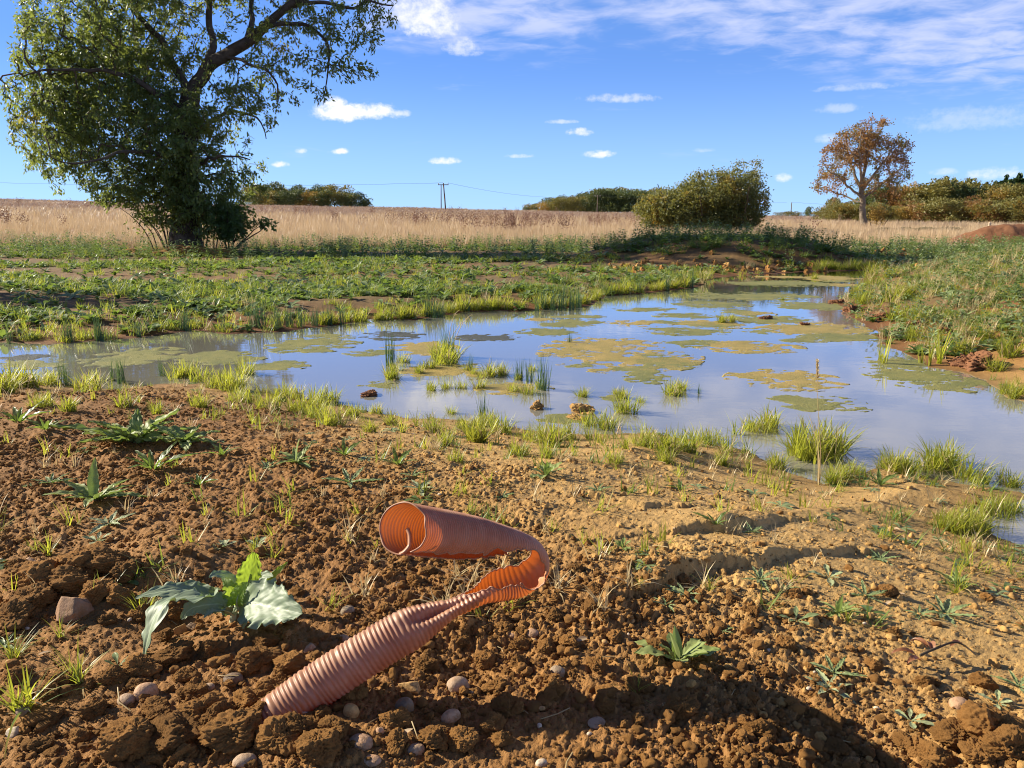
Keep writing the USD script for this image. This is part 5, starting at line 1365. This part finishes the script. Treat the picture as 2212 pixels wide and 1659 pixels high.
plant_row([(1908, 785, 66), (1900, 778, 40), (2005, 790, 60), (2030, 785, 74), (1990, 785, 40)], RD, 'reed_shoot', 'reed', '{adj}bright reed shoot at the foot of the right bank, {ord} from the left', 'reed shoots at the foot of the right bank')
plant_row([(62, 1530, 140), (40, 1535, 100), (172, 1475, 96), (160, 1470, 70), (132, 1380, 60), (28, 1425, 80), (318, 1320, 74), (300, 1325, 60), (105, 1200, 60), (78, 1195, 44), (1375, 1500, 64), (2065, 1282, 64), (2080, 1275, 50), (1533, 1278, 60), (550, 1195, 60), (1385, 1270, 40), (1830, 1345, 50), (1960, 1120, 36), (1700, 1075, 34)], LG, 'long_bladed_tuft', 'grass', '{adj}long-bladed grass growing from the bare soil, {ord} from the left', 'long-bladed grasses on the bare soil')

# sparse grass and seedlings between
m = 3600
yy = np.exp(rs.uniform(math.log(1.1), math.log(3.9), m)); xx = rs.uniform(-.76, .76, m) * yy
sd_, lp_, d_ = soil_kind(xx, yy)
ok = (d_ > .0) & (rs.random(m) < .025 + .95 * np.exp(-np.maximum(d_, 0) / np.where(xx < .6, .36, .2)) + .04 * (xx < 0))
xx, yy = xx[ok], yy[ok]
zz = full_height(xx, yy)
rs9 = np.random.default_rng(99)
sp_protos = [(blades(rs9, 16, .055, .014, .75, .9, .003, 3), mt, False) for mt in ('grass_fresh', 'grass_mid', 'grass_straw')]
sp_protos += [(cat_([turn(leaf(.035, .011, rs9, 7, 4, 'spoon', rise=.3, teeth=0), rz=a * 1.1 + rs9.normal(0, .3)) for a in range(6)]), mt, True) for mt in ('weed_blue', 'weed')]
pi = scatter('/World/sparse_grass', sp_protos, np.stack([xx, yy, zz], 1), rs.choice(5, len(xx), p=[.36, .2, .28, .09, .07]), rs.uniform(0, 6.28, len(xx)), rs.uniform(.6, 1.3, len(xx)))
tag(pi.GetPrim(), 'sparse grass blades and seedlings thinly spread over the near shore', 'grass', kind='stuff')


# ------------------------------------------------------------------ algae floating on the pond
def algae_mat(name, a, b):
    n = {'g': ('geometry', {}), 'n': ('noise_texture', dict(scale=7.0, detail=8.0, roughness=.75)), 'n2': ('noise_texture', dict(scale=130.0, detail=4.0, roughness=.7)), 'r': ('rgb_ramp', dict(ramp=[(.3, a), (.68, b)])), 'b': ('bump', dict(strength=1.0, distance=.006)), 'p': ('principled_bsdf', dict(roughness=.6, specular_ior_level=.3)),
         'v': ('math', dict(math_type='multiply_add', value2=1.7, value3=.18)), 'h': ('hsv', dict(hue=.5, saturation=1.0, fac=1.0))}
    l = [('g.position', 'n.vector'), ('g.position', 'n2.vector'), ('n.fac', 'r.fac'), ('n2.fac', 'b.height'), ('b.normal', 'p.normal'), ('n2.fac', 'v.value1'), ('v.value', 'h.value'), ('r.color', 'h.color'), ('h.color', 'p.base_color')]
    MAT[name] = usdkit.material(stage, f'/World/Looks/{name}', n, l, surface='p.BSDF')


algae_mat('algae_ochre', (.19, .165, .035), (.36, .25, .065)); algae_mat('algae_green', (.105, .12, .028), (.23, .205, .05)); algae_mat('algae_dark', (.035, .04, .028), (.08, .08, .055))
ALG = [(1335, 762, 260, 56, 'ochre', 'largest ochre algae mat in the middle of the pond'), (1430, 778, 120, 30, 'green', 'green algae mat joined to the right of the largest ochre one'), (680, 742, 150, 30, 'green', 'pale algae mat off the left end of the far rushes'), (290, 772, 170, 34, 'green', 'algae mat in the reflection of the ash tree, left'), (480, 772, 150, 24, 'green', 'algae mat in the reflection of the ash tree, right'), (70, 786, 130, 18, 'green', 'long thin algae mat at the left edge'), (60, 772, 100, 12, 'dark', 'dark algae mat at the left edge'),
       (845, 725, 110, 15, 'dark', 'dark algae mat left of the tall straw-topped tuft'), (1058, 730, 115, 13, 'dark', 'dark algae mat right of the tall straw-topped tuft'), (905, 753, 130, 24, 'ochre', 'ochre algae mat behind the tall straw-topped tuft'), (1620, 750, 175, 20, 'ochre', 'thin ochre mat right of the largest one'), (1740, 708, 200, 24, 'ochre', 'bright ochre mat below the grassy islet'), (1650, 690, 150, 15, 'green', 'green mat beside the grassy islet'), (1480, 715, 150, 15, 'green', 'green mat left of the grassy islet'),
       (1695, 820, 190, 34, 'ochre', 'yellow mat left of the seed stalk'), (1385, 808, 100, 30, 'green', 'small round mat below the largest ochre one'), (1765, 873, 170, 30, 'green', 'olive mat round the seed stalk'), (1990, 815, 170, 44, 'green', 'green mat under the right bank'), (1940, 785, 110, 22, 'green', 'green mat beside the bright reed shoot'), (1620, 640, 220, 15, 'green', 'green mat in front of the grassy bank'), (1760, 660, 150, 15, 'green', 'green mat off the right bank'), (1540, 657, 130, 12, 'green', 'thin green mat off the far bank'),
       (1690, 612, 170, 11, 'green', 'green mat at the far end of the pond'), (1790, 601, 110, 9, 'ochre', 'ochre strip under the far grass'), (1480, 682, 110, 10, 'green', 'thin mat left of the islet, further off'), (1190, 717, 120, 12, 'green', 'thin mat in front of the big rush clump'), (1250, 697, 90, 12, 'green', 'mat beside the big rush clump'), (1500, 742, 110, 13, 'green', 'mat just right above the largest ochre one'), (1820, 728, 150, 16, 'green', 'green mat below the bright ochre one'), (1230, 905, 110, 16, 'green', 'olive mat by the mud lumps'), (980, 802, 170, 26, 'ochre', 'yellow mat under the cluster of tufts'), (1110, 838, 130, 22, 'ochre', 'yellow mat under the right of the cluster of tufts'),
       (800, 762, 90, 12, 'green', 'thin mat left of the cluster of tufts'), (1330, 860, 60, 10, 'green', 'tiny mat beside two water tufts'), (820, 832, 80, 12, 'green', 'thin mat below the left water tufts'), (600, 790, 110, 16, 'green', 'mat off the near shore at the left'), (1270, 790, 80, 10, 'green', 'tiny mat left of the largest ochre one'), (1560, 700, 80, 14, 'ochre', 'grassy islet mat in the far half')]
rs = np.random.default_rng(18)


def algae(cx, cy, w, h, kd, label, group='algae mats on the pond', name='algae_mat', cat='algae'):
    c = on_plane(cx, cy, ZW); e = on_plane(cx + w / 2, cy, ZW); f0, f1 = on_plane(cx, cy - h / 2, ZW), on_plane(cx, cy + h / 2, ZW)
    rx, ry = abs(e[0] - c[0]) * 1.45, abs(f0[1] - f1[1]) / 2 * 1.5
    cell = max(.006, c[1] * .0017)
    nx, ny = int(np.clip(2 * rx / cell, 12, 210)), int(np.clip(2 * ry / cell, 12, 190))
    X, Y = np.meshgrid(np.linspace(-1, 1, nx), np.linspace(-1, 1, ny))
    wx, wy = c[0] + X * rx, c[1] + Y * ry
    nz = 1.7 * (fbm2(wx, wy * 1.6, 1.6 / max(.25, rx), 3, 5) - .5) + 1.7 * (fbm2(wx, wy * 1.7, 7, 4, 6) - .5) + 2.6 * (fbm2(wx, wy * 1.3, 24, 5, 7) - .5)
    fld = np.clip(.85 - 1.05 * np.hypot(X, Y) ** 1.3, -1, 1) + nz - .10
    z = np.clip(fld * .011, -.012, .0022) + .0026 * (fbm2(wx, wy, 60, 2, 9) - .5) * (fld > 0)
    z = np.where(np.hypot(X, Y) > .96, -.012, z)
    I = np.arange(nx * ny).reshape(ny, nx)
    F = np.stack([I[:-1, :-1], I[:-1, 1:], I[1:, 1:], I[1:, :-1]], -1).reshape(-1, 4)
    keep = (z.ravel()[F] > -.0075).any(1); F = F[keep]
    F = np.vstack([F[:, [0, 1, 2]], F[:, [0, 2, 3]]])
    V = np.stack([wx - c[0], wy - c[1], z], -1).reshape(-1, 3)
    u, inv = np.unique(F, return_inverse=True)
    x = usdkit.mesh(stage, numbered('/World', name), (V[u], inv.reshape(-1, 3)), MAT['algae_' + kd], smooth=True)
    put(x, c); tag(x.GetPrim(), label, cat, group)


for a in ALG: algae(*a)
ring = []
for i in range(34):
    px, py = rs.uniform(1150, 1880), rs.uniform(598, 735)
    q = on_plane(px, py, ZW)
    if pond.buffer(-.15).contains(Point(q[0], q[1])): ring.append((px, py, rs.uniform(45, 120), rs.uniform(.08, .13) * (py - 520) * .5))
ring.sort()
for i, (px, py, w, h) in enumerate(ring):
    algae(px, py, w, h, 'green' if i % 4 else 'ochre', f'thin scrap of algae on the far half of the pond, {ordinal(i)} from the left', 'thin scraps of algae', 'algae_scrap')

# mud lumps, sods and drifted bits in the water
rs = np.random.default_rng(19)
for px, py, w, lab, mt in [(1162, 882, 50, 'left of two crumbly mud lumps at the near water edge', 1), (1258, 890, 62, 'right of two crumbly mud lumps at the near water edge', 1), (797, 853, 38, 'flat dark mud lump in the water by the left shore tufts', 0), (1655, 689, 28, 'dark sod standing out of the water beyond the ochre mats', 0), (1738, 702, 26, 'small dark lump on the bright ochre mat', 0), (1840, 672, 44, 'square brown clod at the foot of the right bank, furthest off', 0), (1895, 690, 44, 'brown clod at the foot of the right bank beside the square one', 0), (1925, 682, 40, 'broken clod above the foot of the right bank', 0), (2105, 788, 88, 'big brown clod overhanging the water at the right bank', 0),
                           (1810, 655, 34, 'brown clod on the tip of the right bank', 0), (1975, 705, 40, 'brown clod in the right bank grass near the reeds', 0), (2040, 720, 46, 'brown clod higher up in the right bank grass', 0), (1250, 905, 40, 'flat mud scrap below the right crumbly lump', 1)]:
    p = stand(px, py); s_ = w / FPX * np.linalg.norm(p - EYE)
    x = thing('mud_lump', lab, 'clod', (p[0], p[1], max(p[2], ZW)), rs.uniform(0, 6))
    v, f = clod_mesh(np.random.default_rng(int(px)), 5, 2.1); part(x, 'clod_body', (v * [s_ / 2, s_ / 2 * .8, s_ * .30], f), 'clod_sand' if mt else 'spoil_earth')

# rubble along the foot of the grassy bank and by the gap
rub = [(rs.uniform(1290, 1790), 0) for _ in range(110)]
cl2 = []
for i in range(4):
    k = kind_of('bank_clod'); part(k, 'clod_body', clod_mesh(np.random.default_rng(300 + i), 3, 1.9), 'clod_sand' if i == 3 else 'clod', smooth=40); cl2.append(k)
for i in range(130):
    t = rs.random()
    if i < 95: px = rs.uniform(1300, 1790); py = 588 + (px > 1600) * 2 - abs(rs.normal(0, 14)) + (10 if px < 1500 else 0) * rs.random()
    else: px = rs.uniform(1880, 1985); py = rs.uniform(540, 578)
    p = on_ground(px, py, 4)
    if shapely.contains_xy(pond, p[0], p[1]): p[2] = ZW
    s_ = rs.uniform(6, 17) / FPX * np.linalg.norm(p - EYE) / 2
    copy_of(cl2[int(rs.integers(4))], 'bank_clod', 'rough orange-brown clod at the foot of the far grassy bank' if i < 95 else 'orange-brown clod in the gap right of the far grassy bank', 'clod', p, rs.uniform(0, 6), s_, 'clods at the foot of the far bank' if i < 95 else 'clods in the gap by the far bank')
# spoil heap
c = at_depth(2185, 520, 22.5); z0 = float(base_height(c[0], c[1]))
X, Y = np.meshgrid(np.linspace(-3.2, 3.2, 120), np.linspace(-1.6, 1.6, 60)); wx, wy = c[0] + X, c[1] + Y
r = np.hypot(X / 2.6, Y / 1.4) + .35 * (fbm2(wx, wy, 1.1, 3, 3) - .5)
z = .58 * (1 - sstep(.1, 1.0, r)) + .16 * (fbm2(wx, wy, 3.5, 5, 4) - .5) * (r < 1.1) + base_height(wx, wy) - .09
I = np.arange(z.size).reshape(z.shape); F = np.stack([I[:-1, :-1], I[:-1, 1:], I[1:, 1:], I[1:, :-1]], -1).reshape(-1, 4); F = np.vstack([F[:, [0, 1, 2]], F[:, [0, 2, 3]]])
F = F[(r.ravel()[F] < 1.25).all(1)]; u, inv = np.unique(F, return_inverse=True)
x = usdkit.mesh(stage, '/World/spoil_heap', (np.stack([X, Y, z - z0], -1).reshape(-1, 3)[u], inv.reshape(-1, 3)), MAT['spoil_earth'], smooth=True)
put(x, (c[0], c[1], z0)); tag(x.GetPrim(), 'heap of bare reddish-brown earth at the right edge in front of the thicket', 'earth heap')
# root plate and loose earth round the foot of the ash
for i, (px, py, w, lab) in enumerate([(290, 546, 50, 'dark clod left of the ash trunk'), (345, 545, 70, 'pale root mound just left of the ash trunk'), (400, 550, 110, 'root mound in front of the ash trunk'), (470, 549, 80, 'root mound right of the ash trunk')]):
    p = on_ground(px, py, 8); s_ = w / FPX * p[1]
    x = thing('root_mound', lab, 'earth', p, i); v, f = clod_mesh(np.random.default_rng(500 + i), 4, 1.2); part(x, 'clod_body', (v * [s_ / 2, s_ / 2, s_ * .16], f), 'clod')

# ------------------------------------------------------------------ seed stalk, dead leaves, straw
p = stand(1768, 1047); zc = np.linalg.norm(p - EYE)
path = thing('seed_stalk', 'tall thin dry grass stalk with a seed head rising over the pond', 'grass', p)
tp = at_depth(1765, 782, p[1]) - p; mid = at_depth(1768, 900, p[1]) - p; lowp = at_depth(1772, 985, p[1]) - p
sp = spline([np.zeros(3), lowp, mid, tp], 24)
part(path, 'stalk', tube(sp, np.linspace(.0013, .0006, 24), 5), 'grass_straw')
hd = []
for i in range(26):
    t = .86 + .14 * i / 26; a = i * 2.4; q = np.array([np.interp(t, np.linspace(0, 1, 24), sp[:, j]) for j in range(3)])
    hd.append(turn(leaf(.016, .0055, rs, 5, 3, 'lance', rise=1.2, droop=.2, fold=.5), rz=a, at=q))
part(path, 'seed_head', cat_(hd), 'grass_straw')
part(path, 'dry_blades', blades(rs, 6, .22, .004, .18, .5, .003, 5), 'grass_straw')
# tall straw stems of the big water tuft
for i, (x0, y0, x1, y1) in enumerate([(965, 768, 985, 668), (960, 768, 1000, 690), (970, 770, 1012, 678)]):
    p = stand(x0, y0); path = thing('straw_stem', f'bent straw stem above the tallest water tuft, {ordinal(i)} of three', 'grass', p)
    e = at_depth(x1, y1, p[1]) - p; part(path, 'stalk', tube(spline([np.zeros(3), e * .5 + [-.008, 0, .012], e * .9, e + [.02, 0, -.004]], 14), np.linspace(.0022, .0012, 14), 4), 'grass_straw')
    part(path, 'seed_head', cat_([turn(leaf(.02, .004, rs, 4, 3, 'lance', rise=.8), rz=rs.uniform(-.6, .6), at=e * .88 + rs.normal(0, .006, 3)) for _ in range(8)]), 'grass_straw')
p = on_ground(1985, 1432); path = thing('dead_twig', 'dead twig with curled reddish-brown leaves lying on the soil at the right', 'twig', p + [0, 0, .012])
Q = lambda px, py, up=0.0: on_ground(px, py) - p + [0, 0, up]
part(path, 'stem', tube(spline([Q(1985, 1440, .006), Q(2020, 1432, .012), Q(2065, 1422, .014), Q(2105, 1436, .004)], 16), np.linspace(.0022, .0012, 16), 5), 'twig_dark')
for a, (px, py, l_, w_l, up) in enumerate([(1975, 1440, .036, .009, .006), (2000, 1425, .026, .010, .008), (2010, 1432, .024, .011, .008), (1985, 1448, .026, .010, .004), (2050, 1420, .024, .008, .006)]):
    part(path, 'leaf', turn(leaf(l_, w_l, rs, 12, 5, 'lance', rise=.5, droop=1.2, fold=.9, crinkle=.4), rz=(3.0, 2.2, 1.3, 3.5, .3)[a], at=Q(px, py, up)), 'leaf_red')
p = on_ground(1508, 1238); path = thing('magenta_leaf', 'single magenta leaf sticking up from the soil behind a grass clump', 'leaf', p)
part(path, 'leaf_blade', turn(leaf(.045, .014, rs, 10, 5, 'lance', rise=.7, droop=.9, fold=.5), rz=2.6, at=(.01, 0, 0)), 'leaf_magenta'); part(path, 'stalk', tube(np.array([[.012, 0, -.004], [.012, 0, .004], [.01, 0, .008]]), .001, 4), 'leaf_magenta')
m = 240
yy = np.exp(rs.uniform(math.log(.6), math.log(2.6), m)); xx = rs.uniform(-.74, .74, m) * yy
_, _, d_ = soil_kind(xx, yy); ok = d_ > .05; xx, yy = xx[ok], yy[ok]
protos = []
for i in range(4):
    L_ = (.02, .03, .014, .045)[i]; protos.append((tube(np.array([[-L_ / 2, 0, 0], [0, .002 * i, .002], [L_ / 2, 0, 0]]), .0008, 4), 'grass_straw', True))
protos += [(turn(leaf(.018, .007, rs, 6, 4, 'lance', rise=.1, droop=.3)), 'hay', True), (trimesh.creation.icosphere(1, .0035), 'stone_white', True), (trimesh.creation.icosphere(1, .004), 'stone_yellow', True)]
protos = [((np.array(q[0].vertices) * [1, .8, .6], np.array(q[0].faces)) if hasattr(q[0], 'vertices') else q[0], q[1], q[2]) for q in protos]
pi = scatter('/World/straw_litter', protos, np.stack([xx, yy, full_height(xx, yy) + .003], 1), rs.integers(0, 7, len(xx)), rs.uniform(0, 6.28, len(xx)), rs.uniform(.6, 1.3, len(xx)), rs.normal(0, .2, (len(xx), 2)))
tag(pi.GetPrim(), 'bits of straw and grit scattered on the soil', 'litter', kind='stuff')

# ------------------------------------------------------------------ ground cover beyond the pond
def weed_plant(seed, n, L, W, rise, shape='lance', teeth=4):
    r = np.random.default_rng(seed)
    return cat_([turn(leaf(L * r.uniform(.6, 1.15), W * r.uniform(.7, 1.2), r, 6, 2, shape, rise=r.uniform(*rise), droop=r.uniform(.3, 1.0), fold=.3, wave=.05), rz=i * 2.4 + r.normal(0, .3), at=(0, 0, r.uniform(0, .02))) for i in range(n)])


def stem_plant(seed, h, n, L, W):
    """An upright weed: leafy stems."""
    r = np.random.default_rng(seed); out = []
    for s_ in range(3):
        lean = r.normal(0, .18, 2)
        for i in range(n):
            t = (i + .5) / n; out.append(turn(leaf(L * (1.1 - .6 * t) * r.uniform(.7, 1.2), W * (1.1 - .5 * t), r, 5, 2, 'lance', rise=r.uniform(.1, .9), droop=r.uniform(.3, 1.0), fold=.3), rz=i * 2.4 + s_ + r.normal(0, .3), at=(lean[0] * h * t + r.normal(0, .01), lean[1] * h * t, h * t)))
    return cat_(out)


rs = np.random.default_rng(20)
cov = [(weed_plant(1, 9, .10, .035, (.2, .9)), 'weed', True), (weed_plant(2, 11, .085, .028, (.3, 1.1)), 'weed', True), (weed_plant(3, 8, .12, .045, (.1, .7), 'spoon'), 'weed_blue', True), (weed_plant(4, 10, .09, .03, (.2, .8)), 'weed_blue', True),
       (blades(np.random.default_rng(5), 34, .13, .05, .45, .8, .005, 3), 'grass_mid', False), (blades(np.random.default_rng(6), 34, .11, .05, .5, .8, .005, 3), 'grass_fresh', False), (stem_plant(7, .22, 9, .07, .025), 'weed', True), (stem_plant(8, .26, 10, .075, .024), 'weed_blue', True), (blades(np.random.default_rng(9), 22, .16, .05, .4, .6, .005, 3), 'grass_straw', False)]
n = 26000
yy = np.exp(rs.uniform(math.log(4.3), math.log(21.0), n)); xx = rs.uniform(-.80, .80, n) * yy
bare_rng = fbm2(xx * .55, yy, .75, 4, 71); mid_ = fbm2(xx, yy, 2.2, 3, 72)
d_ = shore_dist(xx, yy)
right = (xx > 1.9 + .08 * (yy - 3)) & (yy < 12) & (d_ > 0) & (xx > .30 * yy)
onm = mound(xx, yy)
dens = np.clip((bare_rng - .40) * 6.5, .07, 1) * np.where(yy > 12, 1.25, 1)
brown = ((xx - 1.5) / 2.2) ** 2 + ((yy - 12.1) / .75) ** 2 < 1          # bare face of the bank
dens = np.where(brown, .10, dens)
dens = np.where((onm > .12) & (yy > 12.6), 1.3, dens)
near_edge = np.exp(-np.maximum(d_, 0) / .35)
dens = np.maximum(dens, near_edge * .7)
dens = np.where(right, np.clip(.72 + (mid_ - .5) * 3.2, .08, 1) * (.75 + .25 * sstep(.15, .9, d_)), dens)
dens = np.where(np.hypot(xx - ASH[0], yy - ASH[1]) < 1.5, dens * .25, dens)
ok = (d_ > .04) & (rs.random(n) < dens) & ~((yy < 5.2) & (xx > -.3) & (xx < 2.0) & (d_ < 0))
xx, yy, d_, right, onm, near_edge, mid_ = (a[ok] for a in (xx, yy, d_, right, onm, near_edge, mid_))
n = len(xx); u = rs.random(n)
idx = np.where(u < .26, 0, np.where(u < .46, 1, np.where(u < .62, 2, np.where(u < .74, 3, np.where(u < .88, 4, 5)))))
idx = np.where(rs.random(n) < near_edge * 1.1, np.where(rs.random(n) < .55, 5, np.where(rs.random(n) < .8, 4, 8)), idx)
idx = np.where((yy > 13.5) & (rs.random(n) < .45), rs.integers(6, 8, n), idx)
idx = np.where(right, rs.choice([0, 1, 2, 3, 4, 5, 6, 7, 8], n, p=[.08, .10, .12, .12, .14, .16, .03, .05, .20]), idx)
idx = np.where((onm > .15) & (rs.random(n) < .6), np.where(rs.random(n) < .5, 4, 6), idx)
sc_ = rs.uniform(.6, 1.25, n) * np.where(yy > 12, 1.15, 1.0) * np.where(right, .9, 1.0) * np.where(yy < 7, .85, 1)
zz = base_height(xx, yy) + .05 * (fbm2(xx, yy, 6, 4, 31) - .5) * sstep(4.5, 6, yy) * sstep(.02, .3, d_)
pi = scatter('/World/ground_cover', cov, np.stack([xx, yy, zz - .004], 1), idx, rs.uniform(0, 6.28, n), sc_, rs.normal(0, .12, (n, 2)))
tag(pi.GetPrim(), 'low leafy weeds and grass covering the soil beyond the pond', 'weeds', kind='stuff')

# rushes and grass along the far edge
far_r = [(1175, 668, 52), (1195, 670, 56), (1215, 668, 60), (1235, 668, 54), (1250, 664, 46), (1160, 672, 40), (925, 684, 54), (940, 686, 58), (955, 684, 50), (1010, 672, 40), (545, 706, 62), (565, 708, 66), (600, 708, 58), (625, 706, 50), (650, 706, 56), (680, 704, 48), (710, 702, 52), (740, 700, 46), (405, 714, 56), (395, 714, 40), (145, 738, 54), (155, 738, 42), (212, 736, 56), (222, 736, 40), (300, 728, 34), (20, 742, 40), (480, 716, 34), (1300, 636, 30), (1380, 632, 34), (1440, 628, 36), (1495, 620, 40)]
plant_row(far_r, R_, 'bank_rush', 'rush', '{adj}dark rush clump on the far edge of the pond, {ord} from the left', 'rush clumps on the far edge')
far_t = [(700 + i * 27 + rs.uniform(-9, 9), 0, rs.uniform(20, 36)) for i in range(31)]
pts_ = sorted((a, float(np.interp(a, [480, 620, 740, 900, 1000, 1150, 1275, 1310, 1400, 1500, 1545], [719, 714, 698, 688, 671, 668, 658, 637, 631, 619, 598])) - 2, h) for a, _, h in far_t)
plant_row(pts_, T_, 'far_shore_tuft', 'grass', '{adj}yellow-green tuft on the far edge of the pond, {ord} from the left', 'grass tufts on the far edge')
plant_row([(1765 + i * 13 + rs.uniform(-5, 5), 586 + rs.uniform(-8, 1), rs.uniform(13, 24)) for i in range(11)], W_, 'bank_grass', 'grass', '{adj}bright grass tuft below the grassy bank at the far end of the pond, {ord} from the left', 'bright grass at the far end of the pond')
rb = [(1850, 640), (1870, 655), (1885, 620), (1900, 665), (1930, 650), (1950, 690), (1990, 700), (1985, 735), (2020, 745), (2060, 700), (2080, 760), (2130, 735), (2150, 800), (2180, 770), (2200, 830), (2175, 850), (2190, 860), (2210, 850), (2140, 690), (2195, 700), (1880, 600), (1920, 600), (1965, 640)]
plant_row([(a, b, rs.uniform(22, 44)) for a, b in rb], W_ + LG + T_, 'bank_tuft', 'grass', '{adj}grass tuft on the right bank, {ord} from the left', 'grass tufts on the right bank')

# ------------------------------------------------------------------ the dry field
rs = np.random.default_rng(22)
hayk = [(blades(np.random.default_rng(i), 40, .52, .30, .16, .35, .012, 3), 'hay', False) for i in (1, 2, 3)] + [(blades(np.random.default_rng(i), 40, .46, .30, .22, .4, .012, 3), 'hay_mauve', False) for i in (4, 5)]
v, f = blades(np.random.default_rng(8), 5, .62, .12, .12, .1, .014, 3)
sd1 = leaf_quads(np.random.default_rng(9).normal(0, 1, (60, 3)) * [.09, .09, .10] + [0, 0, .52], np.random.default_rng(10).normal(0, 1, (60, 3)) + [0, 0, .6], .06, .03, np.random.default_rng(11))
hayk.append((cat_([(v, f), sd1]), 'dock_seed', False))
n = 15000
yy = np.exp(rs.uniform(math.log(18.0), math.log(170.0), n)); xx = rs.uniform(-.80, .80, n) * yy
yy = np.where(rs.random(n) < .25, rs.uniform(18, 30, n), yy); xx = rs.uniform(-.80, .80, n) * yy
edge = 18.6 + 6.0 * (fbm2(xx, yy, .18, 3, 81) - .5)
nb_ = fbm2(xx * .25, yy, .045, 4, 44)
mauve = sstep(45, 95, np.hypot(xx, yy) + 70 * (nb_ - .5))
ok = (yy > edge) & ~((xx > 8.5) & (yy < 21)) & (np.hypot((xx - c[0]) / 3.2, (yy - c[1]) / 2) > 1)
xx, yy, mauve = xx[ok], yy[ok], mauve[ok]; n = len(xx)
pat = fbm2(xx * .3, yy, .16, 3, 82)
idx = np.where(rs.random(n) < .06 + .9 * mauve, rs.integers(3, 5, n), rs.integers(0, 3, n))
idx = np.where((rs.random(n) < .35) & (pat > .63) & (yy > 24) & (yy < 90), 5, idx)
sc_ = rs.uniform(.5, 1.0, n) * np.maximum(.62, (yy / 30) ** .62); sc3 = np.stack([sc_ * np.maximum(1, yy / 34), sc_ * np.maximum(1, yy / 34), sc_ * np.clip(45 / yy, .42, 1)], 1)
sc3[idx == 5] = (rs.uniform(.8, 1.2, (idx == 5).sum()) * np.clip(yy[idx == 5] / 50, 1, 1.4))[:, None]
pi = scatter('/World/dry_grass', hayk, np.stack([xx, yy, base_height(xx, yy) - .02], 1), idx, rs.uniform(0, 6.28, n), sc3)
tag(pi.GetPrim(), 'tall dry straw-coloured grass and brown seed heads filling the field', 'grass', kind='stuff')

# a tall bush just out of the picture, whose shade falls on the left end of the far shore
p = np.array([-7.9, 7.7]); z0 = float(base_height(*p))
copy_of(WK['green'][0], 'leafy_bush', 'leafy green bush beside the left end of the pond', 'bush', (p[0], p[1], z0 - .05), .4, (2.6, 2.2, 2.5))
